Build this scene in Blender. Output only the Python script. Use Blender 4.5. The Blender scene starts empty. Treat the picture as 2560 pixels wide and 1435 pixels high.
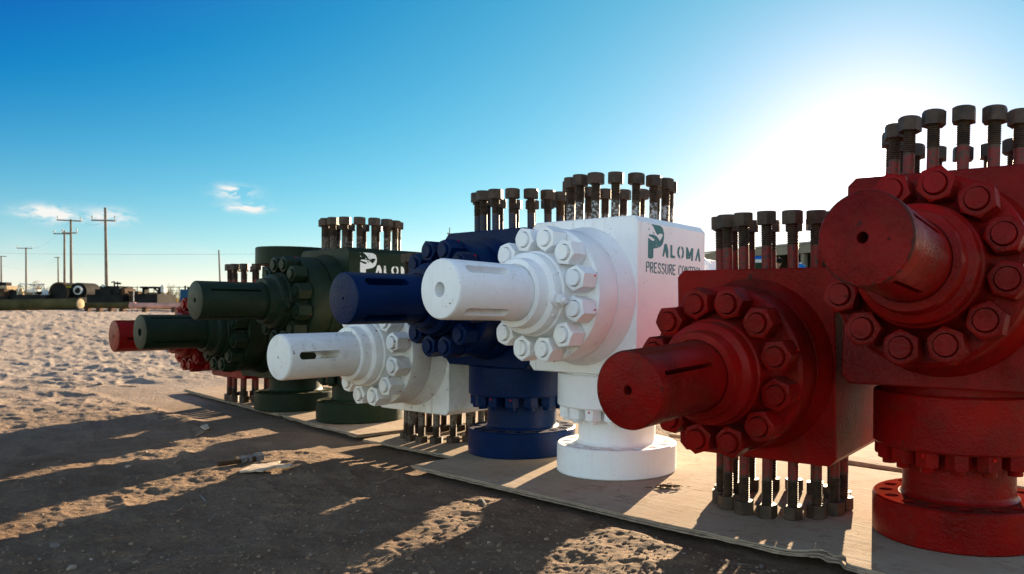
import bpy, bmesh, math, random
import numpy as np
from mathutils import Matrix, Vector
R = math.radians
random.seed(7)
rng = np.random.default_rng(11)
sc = bpy.context.scene
COL = sc.collection

# ---------------------------------------------------------------- camera
CAM_H = 0.6593
cam_d = bpy.data.cameras.new("camera"); cam = bpy.data.objects.new("camera", cam_d)
COL.objects.link(cam); sc.camera = cam
cam_d.sensor_width = 36; cam_d.lens = 1993.3 / 2560 * 36
cam_d.shift_x = -(1591.9 - 1280) / 2560; cam_d.shift_y = (775.3 - 717.5) / 2560
cam_d.dof.use_dof = True; cam_d.dof.focus_distance = 2.6; cam_d.dof.aperture_fstop = 8.0
cam_d.clip_start = 0.05; cam_d.clip_end = 8000
cam.location = (0, 0, CAM_H)
cam.matrix_world = Matrix.Translation((0, 0, CAM_H)) @ Matrix.Rotation(R(90), 4, 'X') @ Matrix.Rotation(0.0079, 4, 'Z')

# ---------------------------------------------------------------- light
SUN = Vector((0.2985, 1.0, 0.190)).normalized()
sun_el = math.asin(SUN.z); sun_az = math.atan2(SUN.x, SUN.y)
sd = bpy.data.lights.new("sun", 'SUN'); so = bpy.data.objects.new("sun", sd); COL.objects.link(so)
sd.energy = 5.0; sd.angle = R(0.53); sd.color = (1.0, 0.76, 0.50)
so.rotation_euler = SUN.to_track_quat('Z', 'Y').to_euler(); so.location = (3, 10, 8)

world = bpy.data.worlds.new("World"); sc.world = world; world.use_nodes = True
def nn(nt, typ, **kw):
    n = nt.nodes.new(typ)
    for k, v in kw.items(): setattr(n, k, v)
    return n
def setin(n, **kw):
    for k, v in kw.items():
        n.inputs[k.replace('_', ' ')].default_value = v
def math_n(nt, op, a, b=None, c=None, clamp=False):
    n = nt.nodes.new('ShaderNodeMath'); n.operation = op; n.use_clamp = clamp
    for i, v in enumerate((a, b, c)):
        if v is None: continue
        if isinstance(v, (int, float)): n.inputs[i].default_value = v
        else: nt.links.new(v, n.inputs[i])
    return n.outputs[0]
def mix_c(nt, fac, a, b, blend='MIX'):
    n = nt.nodes.new('ShaderNodeMix'); n.data_type = 'RGBA'; n.blend_type = blend
    for i, v in ((0, fac), (6, a), (7, b)):
        if isinstance(v, (int, float)): n.inputs[i].default_value = v
        elif isinstance(v, tuple): n.inputs[i].default_value = v if len(v) == 4 else v + (1,)
        else: nt.links.new(v, n.inputs[i])
    return n.outputs[2]
def ramp(nt, fac, stops, interp='LINEAR'):
    n = nt.nodes.new('ShaderNodeValToRGB'); cr = n.color_ramp; cr.interpolation = interp
    while len(cr.elements) < len(stops): cr.elements.new(0.5)
    for e, (p, c) in zip(cr.elements, stops):
        e.position = p
        e.color = (c, c, c, 1) if isinstance(c, (int, float)) else tuple(c) + (1,)
    nt.links.new(fac, n.inputs[0]); return n.outputs[0]
def noise(nt, vec, scale, detail=4, rough=0.55, dist=0.0):
    n = nt.nodes.new('ShaderNodeTexNoise'); n.inputs['Scale'].default_value = scale
    n.inputs['Detail'].default_value = detail; n.inputs['Roughness'].default_value = rough
    n.inputs['Distortion'].default_value = dist
    nt.links.new(vec, n.inputs['Vector']); return n.outputs[0]

def build_world():
    nt = world.node_tree; nt.nodes.clear()
    out = nn(nt, 'ShaderNodeOutputWorld'); bg = nn(nt, 'ShaderNodeBackground')
    nt.links.new(bg.outputs[0], out.inputs[0]); bg.inputs[1].default_value = SKY_STRENGTH
    sky = nn(nt, 'ShaderNodeTexSky'); sky.sky_type = 'NISHITA'; sky.sun_disc = False
    sky.sun_elevation = sun_el; sky.sun_rotation = sun_az
    sky.air_density = 1.0; sky.dust_density = 0.6; sky.ozone_density = 3.0; sky.altitude = 800
    tc = nn(nt, 'ShaderNodeTexCoord')
    d = tc.outputs['Generated']
    nrm = nn(nt, 'ShaderNodeVectorMath', operation='NORMALIZE'); nt.links.new(d, nrm.inputs[0])
    sep = nn(nt, 'ShaderNodeSeparateXYZ'); nt.links.new(nrm.outputs[0], sep.inputs[0])
    dot = nn(nt, 'ShaderNodeVectorMath', operation='DOT_PRODUCT'); nt.links.new(nrm.outputs[0], dot.inputs[0])
    dot.inputs[1].default_value = SUN
    dt = math_n(nt, 'MAXIMUM', dot.outputs['Value'], 0.0)
    # grade of the clear sky: deep cyan blue away from the sun, pale at the horizon
    el = math_n(nt, 'ARCSINE', sep.outputs[2])
    sc3 = nn(nt, 'ShaderNodeSeparateColor'); nt.links.new(sky.outputs[0], sc3.inputs[0])
    elp = math_n(nt, 'MAXIMUM', el, 0.0); chans = []
    # the deepest blue lies around the yard's horizon; towards the zenith and behind, raised, warmed sky gain is added as fill for shaded faces
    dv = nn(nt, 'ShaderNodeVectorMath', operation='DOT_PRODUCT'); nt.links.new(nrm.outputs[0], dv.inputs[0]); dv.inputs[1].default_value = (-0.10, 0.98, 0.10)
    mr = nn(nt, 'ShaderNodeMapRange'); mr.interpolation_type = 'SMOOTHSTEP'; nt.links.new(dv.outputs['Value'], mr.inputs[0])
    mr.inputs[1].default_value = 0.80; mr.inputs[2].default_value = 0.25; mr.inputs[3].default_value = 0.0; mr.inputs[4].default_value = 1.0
    for i, (c0, pw, gain, hk, hg, lobe) in enumerate(GRADE):
        ch = sc3.outputs[i]
        v = math_n(nt, 'MULTIPLY', math_n(nt, 'POWER', math_n(nt, 'MAXIMUM', math_n(nt, 'SUBTRACT', ch, c0), 0.0), pw), gain)
        v = math_n(nt, 'ADD', v, math_n(nt, 'MULTIPLY', math_n(nt, 'POWER', dt, 5.0 if i == 0 else 3.0), lobe))
        fill = math_n(nt, 'MULTIPLY', ch, SKY_FILL[i])
        v = math_n(nt, 'ADD', v, math_n(nt, 'MULTIPLY', math_n(nt, 'SUBTRACT', fill, v), mr.outputs[0]))
        v = math_n(nt, 'ADD', v, math_n(nt, 'MULTIPLY', math_n(nt, 'EXPONENT', math_n(nt, 'MULTIPLY', elp, -hk)), hg))
        chans.append(math_n(nt, 'MULTIPLY', v, SKY_GAIN))
    chans[0] = math_n(nt, 'MINIMUM', chans[0], math_n(nt, 'MULTIPLY', chans[1], 0.985))
    cc = nn(nt, 'ShaderNodeCombineColor')
    for i in range(3): nt.links.new(chans[i], cc.inputs[i])
    g = math_n(nt, 'ADD', math_n(nt, 'MULTIPLY', math_n(nt, 'POWER', dt, 120.0), AUR[0]), math_n(nt, 'MULTIPLY', math_n(nt, 'POWER', dt, 3000.0), AUR[1]))
    glow = nn(nt, 'ShaderNodeVectorMath', operation='SCALE'); glow.inputs[0].default_value = (1.0, 0.96, 0.88)
    nt.links.new(g, glow.inputs['Scale'])
    c = mix_c(nt, 1.0, cc.outputs[0], glow.outputs[0], 'ADD')
    # clouds: azimuth / elevation coordinates
    az = math_n(nt, 'ARCTAN2', sep.outputs[0], sep.outputs[1])
    comb = nn(nt, 'ShaderNodeCombineXYZ'); nt.links.new(az, comb.inputs[0])
    nt.links.new(math_n(nt, 'MULTIPLY', el, 2.2), comb.inputs[1])
    nz = noise(nt, comb.outputs[0], 34.0, 6, 0.62, 0.4)
    tot = None
    for (px, py, sx, sy, amp) in CLOUDS:
        a0 = math.atan((px - 1591.9) / 1993.3); e0 = math.atan((775 + 0.0079 * (px - 1592) - py) / 1993.3 * math.cos(a0))
        dx = math_n(nt, 'DIVIDE', math_n(nt, 'SUBTRACT', az, a0), sx / 1993.3)
        dy = math_n(nt, 'DIVIDE', math_n(nt, 'SUBTRACT', el, e0), sy / 1993.3)
        r2 = math_n(nt, 'ADD', math_n(nt, 'MULTIPLY', dx, dx), math_n(nt, 'MULTIPLY', dy, dy))
        m = math_n(nt, 'MULTIPLY', math_n(nt, 'EXPONENT', math_n(nt, 'MULTIPLY', r2, -1.0)), amp)
        tot = m if tot is None else math_n(nt, 'ADD', tot, m)
    k = math_n(nt, 'MULTIPLY', tot, math_n(nt, 'MULTIPLY', math_n(nt, 'SUBTRACT', nz, 0.40), 5.0, clamp=True), clamp=True)
    # long thin bank close to the horizon
    nb = noise(nt, comb.outputs[0], 9.0, 6, 0.6, 0.5)
    band = math_n(nt, 'EXPONENT', math_n(nt, 'MULTIPLY', math_n(nt, 'POWER', math_n(nt, 'DIVIDE', math_n(nt, 'SUBTRACT', el, 0.038), 0.026), 2.0), -1.0))
    kb = math_n(nt, 'MULTIPLY', band, math_n(nt, 'MULTIPLY', math_n(nt, 'SUBTRACT', nb, 0.45), 3.0, clamp=True), clamp=True)
    k = math_n(nt, 'ADD', k, math_n(nt, 'MULTIPLY', kb, 0.55), clamp=True)
    c = mix_c(nt, k, c, CLOUD_C)
    nt.links.new(c, bg.inputs[0])
SKY_STRENGTH = 0.10
EXPOSURE = 2.5
SKY_GAIN = 10.0 / 2 ** EXPOSURE
GRADE = [(1.35, 1.15, 0.102, 23, 0.97, 0.08), (2.2, 0.85, 0.095, 8, 0.767, 0.43), (0.0, 0.8, 0.156, 8, 0.36, 0.19)]
AUR = (0.35, 12.0)
SKY_FILL = (0.64, 0.44, 0.36)  # sky gain out of view, raised and warmed to fill the shaded faces
CLOUD_C = (0.93 * SKY_GAIN, 0.93 * SKY_GAIN, 0.90 * SKY_GAIN, 1)
CLOUDS = [(125, 535, 44, 14, 2.2), (275, 542, 34, 15, 1.4), (583, 479, 34, 12, 2.2), (618, 519, 40, 9, 2.2), (1830, 530, 130, 22, 0.5)]
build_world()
sc.view_settings.view_transform = 'Standard'; sc.view_settings.look = 'None'
sc.view_settings.exposure = EXPOSURE; sc.view_settings.gamma = 1.0
try: sc.view_settings.use_curve_mapping = False
except Exception: pass
sc.cycles.max_bounces = 6; sc.cycles.sample_clamp_indirect = 6.0

# ---------------------------------------------------------------- helpers
def tag(o, label=None, cat=None, group=None, kind=None):
    if label: o['label'] = label
    if cat: o['category'] = cat
    if group: o['group'] = group
    if kind: o['kind'] = kind
    return o
def link(name, me, parent=None, mat=None, M=None):
    o = bpy.data.objects.new(name, me); COL.objects.link(o)
    if parent is not None: o.parent = parent
    if M is not None: o.matrix_local = M
    if mat is not None and me is not None and not me.materials: me.materials.append(mat)
    return o
def empty(name, loc, rz=0.0):
    o = bpy.data.objects.new(name, None); COL.objects.link(o); o.empty_display_size = 0.1
    o.location = loc; o.rotation_euler = (0, 0, rz); return o
class MB:
    def __init__(s): s.v = []; s.f = []
    def add(s, vs, fs, M=None):
        n = len(s.v)
        if M is not None: vs = [tuple(M @ Vector(p)) for p in vs]
        s.v.extend(vs); s.f.extend([tuple(i + n for i in f) for f in fs])
    def box(s, x0, x1, y0, y1, z0, z1, M=None):
        s.add([(x0,y0,z0),(x1,y0,z0),(x1,y1,z0),(x0,y1,z0),(x0,y0,z1),(x1,y0,z1),(x1,y1,z1),(x0,y1,z1)],
              [(0,3,2,1),(4,5,6,7),(0,1,5,4),(1,2,6,5),(2,3,7,6),(3,0,4,7)], M)
    def lathe(s, prof, seg=48, axis='Z', M=None, closed=False):
        vs = []; fs = []
        for r, h in prof:
            for i in range(seg):
                a = 2 * math.pi * i / seg
                if axis == 'Z': vs.append((r*math.cos(a), r*math.sin(a), h))
                else: vs.append((r*math.sin(a), h, r*math.cos(a)))
        n = len(prof)
        for k in range(n - 1 + (1 if closed else 0)):
            for i in range(seg):
                j = (i + 1) % seg; a, b = k * seg, ((k + 1) % n) * seg
                fs.append((a+i, a+j, b+j, b+i) if axis == 'Z' else (a+j, a+i, b+i, b+j)[::-1])
        if not closed:
            if prof[0][0] > 1e-6: fs.append(tuple(range(seg))[::-1])
            if prof[-1][0] > 1e-6: fs.append(tuple((n-1)*seg + i for i in range(seg)))
        s.add(vs, fs, M)
    def tube(s, p0, p1, r0, r1=None, seg=8, M=None):
        r1 = r0 if r1 is None else r1
        p0, p1 = Vector(p0), Vector(p1); d = p1 - p0
        q = d.to_track_quat('Z', 'Y').to_matrix().to_4x4()
        T = Matrix.Translation(p0) @ q
        if M is not None: T = M @ T
        s.lathe([(r0, 0), (r1, d.length)], seg, 'Z', T)
    def mesh(s, name, angle=35, smooth=True):
        me = bpy.data.meshes.new(name); me.from_pydata(s.v, [], s.f); me.validate(); 
        bm = bmesh.new(); bm.from_mesh(me); bmesh.ops.recalc_face_normals(bm, faces=bm.faces); bm.to_mesh(me); bm.free()
        if smooth:
            me.polygons.foreach_set('use_smooth', [True] * len(me.polygons))
            me.set_sharp_from_angle(angle=R(angle))
        me.update(); return me
def bool_diff(me, cutter):
    a = bpy.data.objects.new('t', me); b = bpy.data.objects.new('c', cutter)
    COL.objects.link(a); COL.objects.link(b)
    m = a.modifiers.new('b', 'BOOLEAN'); m.object = b; m.operation = 'DIFFERENCE'; m.solver = 'EXACT'
    bpy.context.view_layer.update()
    dg = bpy.context.evaluated_depsgraph_get()
    r = bpy.data.meshes.new_from_object(a.evaluated_get(dg))
    bpy.data.objects.remove(a); bpy.data.objects.remove(b); bpy.data.meshes.remove(cutter)
    r.polygons.foreach_set('use_smooth', [True] * len(r.polygons)); r.set_sharp_from_angle(angle=R(32)); return r

# ---------------------------------------------------------------- materials
def new_mat(name):
    m = bpy.data.materials.new(name); m.use_nodes = True; nt = m.node_tree
    b = nt.nodes['Principled BSDF']; return m, nt, b
def bump(nt, b, h, strength, dist):
    n = nn(nt, 'ShaderNodeBump'); n.inputs['Strength'].default_value = strength; n.inputs['Distance'].default_value = dist
    nt.links.new(h, n.inputs['Height']); nt.links.new(n.outputs[0], b.inputs['Normal']); return n
def pos(nt): return nn(nt, 'ShaderNodeNewGeometry').outputs['Position']
def objc(nt): return nn(nt, 'ShaderNodeTexCoord').outputs['Object']
RUST = (0.075, 0.03, 0.015)
def paint(name, col, dark, rough=0.36, chips=0.66, dust=0.25, peel=0.5, grime=0.5, chipc=(0.09, 0.05, 0.035), dustc=(0.2, 0.14, 0.095), edge=False, spec=0.4, updust=(0.26, 0.19, 0.13), speck=0.0, matt=False):
    m, nt, b = new_mat(name); p = pos(nt)
    n1 = noise(nt, p, 4.5, 6, 0.6); n2 = noise(nt, p, 28, 6, 0.7, 0.3); n3 = noise(nt, p, 160, 3, 0.6)
    n4 = noise(nt, p, 11, 8, 0.72, 0.6)
    c = mix_c(nt, ramp(nt, n1, [(0.35, 0.0), (0.7, grime)]), col, dark)
    # grey brown dust rubbed on in patches
    c = mix_c(nt, math_n(nt, 'MULTIPLY', ramp(nt, n4, [(0.5, 0.0), (0.72, 1.0)]), dust), c, dustc)
    geo = nn(nt, 'ShaderNodeNewGeometry'); sn = nn(nt, 'ShaderNodeSeparateXYZ'); nt.links.new(geo.outputs['Normal'], sn.inputs[0])
    up = math_n(nt, 'MULTIPLY', ramp(nt, sn.outputs[2], [(0.80, 0.0), (0.97, 1.0)]), ramp(nt, n4, [(0.30, 0.35), (0.60, 0.9)]))   # wind-blown sand settled on level faces
    c = mix_c(nt, math_n(nt, 'MULTIPLY', up, 0.55), c, updust)
    # paint rubbed off raised edges
    so_ = nn(nt, 'ShaderNodeSeparateXYZ'); nt.links.new(objc(nt), so_.inputs[0])
    rad_ = math_n(nt, 'SQRT', math_n(nt, 'ADD', math_n(nt, 'MULTIPLY', so_.outputs[0], so_.outputs[0]), math_n(nt, 'MULTIPLY', so_.outputs[2], so_.outputs[2])))
    ed = math_n(nt, 'MULTIPLY', math_n(nt, 'LESS_THAN', so_.outputs[1], -0.6936 + 0.007), math_n(nt, 'GREATER_THAN', rad_, 0.0955))
    ed = math_n(nt, 'MULTIPLY', math_n(nt, 'MULTIPLY', ed, 1.0 if edge else 0.0), ramp(nt, noise(nt, p, 20, 7, 0.75), [(0.49, 0.0), (0.53, 1.0)]))
    chip = ramp(nt, math_n(nt, 'ADD', math_n(nt, 'MULTIPLY', n2, 0.7), math_n(nt, 'MULTIPLY', n4, 0.3)), [(chips, 0.0), (chips + 0.012, 1.0)])
    chip = math_n(nt, 'MAXIMUM', chip, math_n(nt, 'MULTIPLY', ed, 0.75))
    c = mix_c(nt, chip, c, chipc)
    if speck > 0:   # spatter and pin-head rust
        sp = math_n(nt, 'MULTIPLY', ramp(nt, noise(nt, p, 130, 2, 0.5), [(0.70, 0.0), (0.73, 1.0)]), ramp(nt, noise(nt, p, 7, 4, 0.6), [(0.46, 0.0), (0.62, 1.0)]))
        c = mix_c(nt, math_n(nt, 'MULTIPLY', sp, speck), c, (0.10, 0.07, 0.05))
        st = nn(nt, 'ShaderNodeMapping'); st.inputs['Scale'].default_value = (38, 38, 3.2); nt.links.new(p, st.inputs['Vector'])
        run = ramp(nt, noise(nt, st.outputs[0], 1.0, 5, 0.6), [(0.60, 0.0), (0.78, 0.45)])   # thin rain streaks
        c = mix_c(nt, math_n(nt, 'MULTIPLY', run, speck), c, (0.36, 0.25, 0.17))
    nt.links.new(c, b.inputs['Base Color'])
    rr = math_n(nt, 'ADD', math_n(nt, 'MULTIPLY', n4, 0.35), rough - 0.16)
    rr = math_n(nt, 'ADD', rr, math_n(nt, 'ADD', math_n(nt, 'MULTIPLY', chip, 0.3), math_n(nt, 'MULTIPLY', up, 0.55)), clamp=True)
    nt.links.new(rr, b.inputs['Roughness']); b.inputs['Specular IOR Level'].default_value = 0.4
    # wrinkled thick brush paint
    vor = nn(nt, 'ShaderNodeTexNoise'); vor.inputs['Scale'].default_value = 62; vor.inputs['Detail'].default_value = 5; vor.inputs['Distortion'].default_value = 1.6
    nt.links.new(p, vor.inputs['Vector'])
    h = math_n(nt, 'ADD', math_n(nt, 'MULTIPLY', vor.outputs[0], ramp(nt, n1, [(0.38, 0.15), (0.62, 1.0)])), math_n(nt, 'MULTIPLY', n3, 0.2))
    h = math_n(nt, 'SUBTRACT', h, math_n(nt, 'MULTIPLY', chip, 0.5))
    bump(nt, b, h, peel, 0.0036)
    # settled sand is matt: no gloss where it lies
    nt.links.new(math_n(nt, 'MULTIPLY', math_n(nt, 'SUBTRACT', 1.0, ramp(nt, sn.outputs[2], [(0.80, 0.0), (0.90, 1.0)]) if matt else up, clamp=True), spec), b.inputs['Specular IOR Level'])
    return m
PAINTS = {
 'red':   paint('red_paint', (0.24, 0.0042, 0.0030), (0.080, 0.0025, 0.002), 0.31, 0.632, 0.5, 0.9, grime=0.9, chipc=(0.045, 0.022, 0.016), dustc=(0.10, 0.020, 0.010), edge=True, matt=True, spec=0.09, updust=(0.09, 0.04, 0.028)),
 'white': paint('white_paint', (0.89, 0.89, 0.89), (0.84, 0.83, 0.81), 0.36, 0.662, 0.12, 0.7, chipc=(0.22, 0.13, 0.08), dustc=(0.55, 0.48, 0.40), updust=(0.7, 0.66, 0.6), speck=0.8),
 'worn':  paint('worn_white_paint', (0.82, 0.82, 0.80), (0.70, 0.68, 0.63), 0.44, 0.612, 0.5, 0.7, chipc=(0.13, 0.04, 0.02), dustc=(0.45, 0.37, 0.28), updust=(0.6, 0.52, 0.43), speck=1.0),
 'blue':  paint('blue_paint', (0.0001, 0.0125, 0.064), (0.0001, 0.006, 0.030), 0.34, 0.668, 0.2, 0.8, grime=0.8, dustc=(0.002, 0.020, 0.07), spec=0.09, updust=(0.10, 0.09, 0.08)),
 'green': paint('green_paint', (0.0105, 0.0215, 0.0125), (0.006, 0.012, 0.006), 0.40, 0.662, 0.35, 0.7, grime=0.7, dustc=(0.032, 0.036, 0.019), spec=0.10, updust=(0.08, 0.075, 0.045)),
}
def steel(name, paintc, t0, amount):
    """brown weathered bolting, its foot oversprayed with the valve's colour"""
    m, nt, b = new_mat(name); p = pos(nt); o = objc(nt)
    n1 = noise(nt, p, 26, 6, 0.7); n2 = noise(nt, p, 90, 4, 0.65)
    c = mix_c(nt, ramp(nt, n1, [(0.38, 0.0), (0.66, 1.0)]), (0.024, 0.014, 0.008), (0.078, 0.042, 0.021))
    sep = nn(nt, 'ShaderNodeSeparateXYZ'); nt.links.new(o, sep.inputs[0])
    low = math_n(nt, 'LESS_THAN', math_n(nt, 'ADD', sep.outputs[2], math_n(nt, 'MULTIPLY', n1, 0.03)), t0)
    f = math_n(nt, 'MULTIPLY', low, ramp(nt, n2, [(0.52 - amount * 0.3, 0.0), (0.60 - amount * 0.3, 1.0)]))
    c = mix_c(nt, f, c, paintc)
    nt.links.new(c, b.inputs['Base Color']); b.inputs['Roughness'].default_value = 0.62; b.inputs['Metallic'].default_value = 0.15
    bump(nt, b, n2, 0.4, 0.001); return m
STUDM = {'red': steel('red_smeared_stud_steel', (0.17, 0.010, 0.006), 0.085, 0.35),
         'white': steel('white_smeared_stud_steel', (0.42, 0.42, 0.42), 0.085, 0.1),
         'worn': steel('plain_stud_steel', (0.16, 0.13, 0.10), 0.085, 0.3),
         'blue': steel('blue_smeared_stud_steel', (0.006, 0.02, 0.06), 0.085, 0.3),
         'green': steel('grey_smeared_stud_steel', (0.30, 0.30, 0.27), 0.085, -0.1)}
STEEL = steel('brown_stud_steel', (0.05, 0.035, 0.02), -1.0, 0.0)
def flat_mat(name, col, rough=0.7, var=0.25, scale=8.0, metal=0.0, bmp=0.3, bd=0.003, emis=None):
    m, nt, b = new_mat(name); p = pos(nt)
    n1 = noise(nt, p, scale, 6, 0.65); n2 = noise(nt, p, scale * 9, 4, 0.6)
    dk = tuple(x * (1 - var) for x in col); lt = tuple(min(1, x * (1 + var)) for x in col)
    c = mix_c(nt, ramp(nt, n1, [(0.3, 0.0), (0.7, 1.0)]), dk, lt)
    nt.links.new(c, b.inputs['Base Color']); b.inputs['Roughness'].default_value = rough; b.inputs['Metallic'].default_value = metal; b.inputs['Specular IOR Level'].default_value = 0.03; b.inputs['Roughness'].default_value = max(rough, .8) if rough > .3 else rough
    bump(nt, b, n2, bmp, bd); return m
M_RED_MARK = flat_mat('red_marker', (0.55, 0.012, 0.008), 0.5, 0.1)
M_HOLE = flat_mat('dark_bore', (0.02, 0.017, 0.014), 0.9, 0.3, 40)

# ---------------------------------------------------------------- terrain
_perm = rng.random((256, 256))
def vnoise(x, y):
    xi = np.floor(x).astype(int); yi = np.floor(y).astype(int); fx = x - xi; fy = y - yi
    fx = fx*fx*fx*(fx*(fx*6-15)+10); fy = fy*fy*fy*(fy*(fy*6-15)+10)
    g = lambda a, b: _perm[a & 255, b & 255]
    return (g(xi,yi)*(1-fx)+g(xi+1,yi)*fx)*(1-fy)+(g(xi,yi+1)*(1-fx)+g(xi+1,yi+1)*fx)*fy - 0.5
def rot(x, y, a): return x*math.cos(a)-y*math.sin(a), x*math.sin(a)+y*math.cos(a)
def relief(x, y):
    h = 0
    for s, amp, a, st in ((1.1, .034, .3, 1.0), (.42, .009, 1.1, .8), (.19, .0070, .7, .8), (.085, .0085, 1.9, .9), (.038, .0062, .2, 1.0), (.017, .0036, 2.2, 1.0)):
        u, v = rot(x, y, a); h = h + amp * vnoise(u / s + 17, v / s * st + 5)
    # churned, cracked crust: ridged component
    u, v = rot(x, y, 2.5)
    rr = 1 - np.abs(2 * vnoise(u / .16 + 3, v / .30 + 9)); h = h + .009 * (rr * rr - .5)
    rr = 1 - np.abs(2 * vnoise(u / .6 + 31, v / .45 + 2)); h = h + .007 * (rr * rr - .5)
    return h
EDGE0 = np.array([-0.955, 3.377]); EDIR = np.array([0.745, -0.667]); DDIR = np.array([0.667, 0.745])
def pad_mask(x, y):
    """1 where the plywood sheets lie: ground is pressed flat there"""
    t = (x - EDGE0[0]) * DDIR[0] + (y - EDGE0[1]) * DDIR[1]
    s = (x - EDGE0[0]) * EDIR[0] + (y - EDGE0[1]) * EDIR[1]
    a = np.clip((t + .10) / .12, 0, 1) * np.clip((1.8 - t) / .3, 0, 1) * np.clip((s + 5.2) / .5, 0, 1) * np.clip((5 - s) / .5, 0, 1)
    return a * a * (3 - 2 * a)
def terrain(x, y):
    x = np.asarray(x, float); y = np.asarray(y, float)
    r = np.hypot(x, y)
    t = np.clip((r - 6) / 21, 0, 1); base = 0.50 * t * t * (3 - 2 * t)
    base = base + 0.09 * np.clip((r - 26) / 60, 0, 1)
    am = np.clip(1.25 - r / 60, 0.15, 1) 
    m = pad_mask(x, y)
    f = np.clip((r - 5.2) / 2.4, 0, 1)          # the open yard is clodded and rutted by tyres
    u, v = rot(x, y, 0.35)
    cl = np.maximum(vnoise(u / .30 + 50, v / .17 + 8), 0) ** 1.3 * .046 + np.maximum(vnoise(u / .13 + 5, v / .08 + 60), 0.05) * .027 - np.abs(vnoise(u / .9 + 9, v / .22 + 90)) * .016
    base = base + f * cl * (1 - m)
    return base - 0.030 + relief(x, y) * am * (1 - .85 * m) + .0 - .012 * m
def gh(x, y): return float(terrain(np.array([x]), np.array([y]))[0])
def build_ground():
    dy = np.concatenate([np.array([6000, 4000, 2600, 1900, 1400, 1100, 950, 820]), np.arange(735, 60, -1.05), np.arange(60, 6, -0.8), [5, 4, 3, 2.2, 1.6, 1.1, .75, .5, .3, .2]])
    r = CAM_H * 1993.3 / dy
    c0, c1 = math.atan(-1640 / 1993.3) , math.atan(1010 / 1993.3)
    ang = np.concatenate([np.linspace(-math.pi, c0, 50)[:-1], np.linspace(c0, c1, 900), np.linspace(c1, math.pi, 50)[1:-1]])
    Rr, A = np.meshgrid(r, ang, indexing='ij')
    X = Rr * np.sin(A); Y = Rr * np.cos(A); Z = terrain(X, Y)
    n, k = X.shape
    v = np.stack([X, Y, Z], -1).reshape(-1, 3)
    v = np.vstack([v, [[0, 0, -0.03]]])
    i = np.arange(n - 1)[:, None] * k; j = np.arange(k)[None, :]; j2 = (j + 1) % k
    q = np.stack([i + j, i + j2, i + k + j2, i + k + j], -1).reshape(-1, 4)[:, ::-1]
    fan = np.stack([np.arange(k), (np.arange(k) + 1) % k, np.full(k, n * k)], -1)
    me = bpy.data.meshes.new('ground')
    me.vertices.add(len(v)); me.vertices.foreach_set('co', v.ravel())
    nl = q.size + fan.size; me.loops.add(nl)
    me.loops.foreach_set('vertex_index', np.concatenate([q.ravel(), fan.ravel()]))
    me.polygons.add(len(q) + len(fan))
    me.polygons.foreach_set('loop_start', np.concatenate([np.arange(len(q)) * 4, q.size + np.arange(len(fan)) * 3]))
    me.polygons.foreach_set('use_smooth', np.ones(len(q) + len(fan), bool))
    me.update(calc_edges=True); me.validate()
    if me.polygons[0].normal.z < 0: me.flip_normals()
    m, nt, b = new_mat('caliche_dirt'); p = pos(nt)
    n1 = noise(nt, p, 0.9, 7, 0.6); n2 = noise(nt, p, 7, 8, 0.7); n3 = noise(nt, p, 60, 6, 0.75); n4 = noise(nt, p, 220, 3, 0.7)
    c = mix_c(nt, ramp(nt, n1, [(0.35, 0.0), (0.68, 1.0)]), (0.165, 0.105, 0.066), (0.27, 0.185, 0.12))
    c = mix_c(nt, ramp(nt, n2, [(0.40, 0.0), (0.75, 0.6)]), c, (0.36, 0.26, 0.175))
    c = mix_c(nt, ramp(nt, n3, [(0.30, 0.55), (0.52, 0.0)]), c, (0.10, 0.062, 0.038))
    c = mix_c(nt, ramp(nt, n4, [(0.64, 0.0), (0.72, 0.5)]), c, (0.42, 0.33, 0.25))
    # paler crusted yard farther out
    ln = nn(nt, 'ShaderNodeVectorMath', operation='LENGTH'); nt.links.new(p, ln.inputs[0])
    far = ramp(nt, math_n(nt, 'DIVIDE', math_n(nt, 'ADD', ln.outputs['Value'], math_n(nt, 'MULTIPLY', n1, 3.0)), 20.0), [(0.28, 0.0), (0.55, 1.0)])
    c = mix_c(nt, math_n(nt, 'MULTIPLY', far, 0.75), c, (0.37, 0.32, 0.275))
    mot = math_n(nt, 'MULTIPLY', ramp(nt, noise(nt, p, 13, 9, 0.78, 0.9), [(0.50, 0.0), (0.60, 1.0)]), far)  # dark patches: cracked crust tone plus painted-in shadow between clods
    c = mix_c(nt, math_n(nt, 'MULTIPLY', mot, 0.5), c, (0.21, 0.17, 0.15))
    mot2 = math_n(nt, 'MULTIPLY', ramp(nt, noise(nt, p, 2.6, 6, 0.7, 0.6), [(0.52, 0.0), (0.62, 1.0)]), far)
    c = mix_c(nt, math_n(nt, 'MULTIPLY', mot2, 0.35), c, (0.42, 0.365, 0.33))
    veg = ramp(nt, math_n(nt, 'DIVIDE', ln.outputs['Value'], 200.0), [(0.22, 0.0), (0.35, 1.0)])
    c = mix_c(nt, veg, c, (0.24, 0.19, 0.09))
    nt.links.new(c, b.inputs['Base Color']); b.inputs['Roughness'].default_value = 0.92
    b.inputs['Specular IOR Level'].default_value = 0.06
    h = math_n(nt, 'ADD', math_n(nt, 'ADD', math_n(nt, 'MULTIPLY', n2, 1.0), math_n(nt, 'MULTIPLY', noise(nt, p, 21, 7, 0.7, 0.7), 0.7)), math_n(nt, 'ADD', math_n(nt, 'MULTIPLY', n3, 0.5), math_n(nt, 'MULTIPLY', n4, 0.16)))
    bump(nt, b, h, 1.0, 0.036)
    o = link('ground', me, None, m); tag(o, kind='structure'); return o
build_ground()

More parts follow.
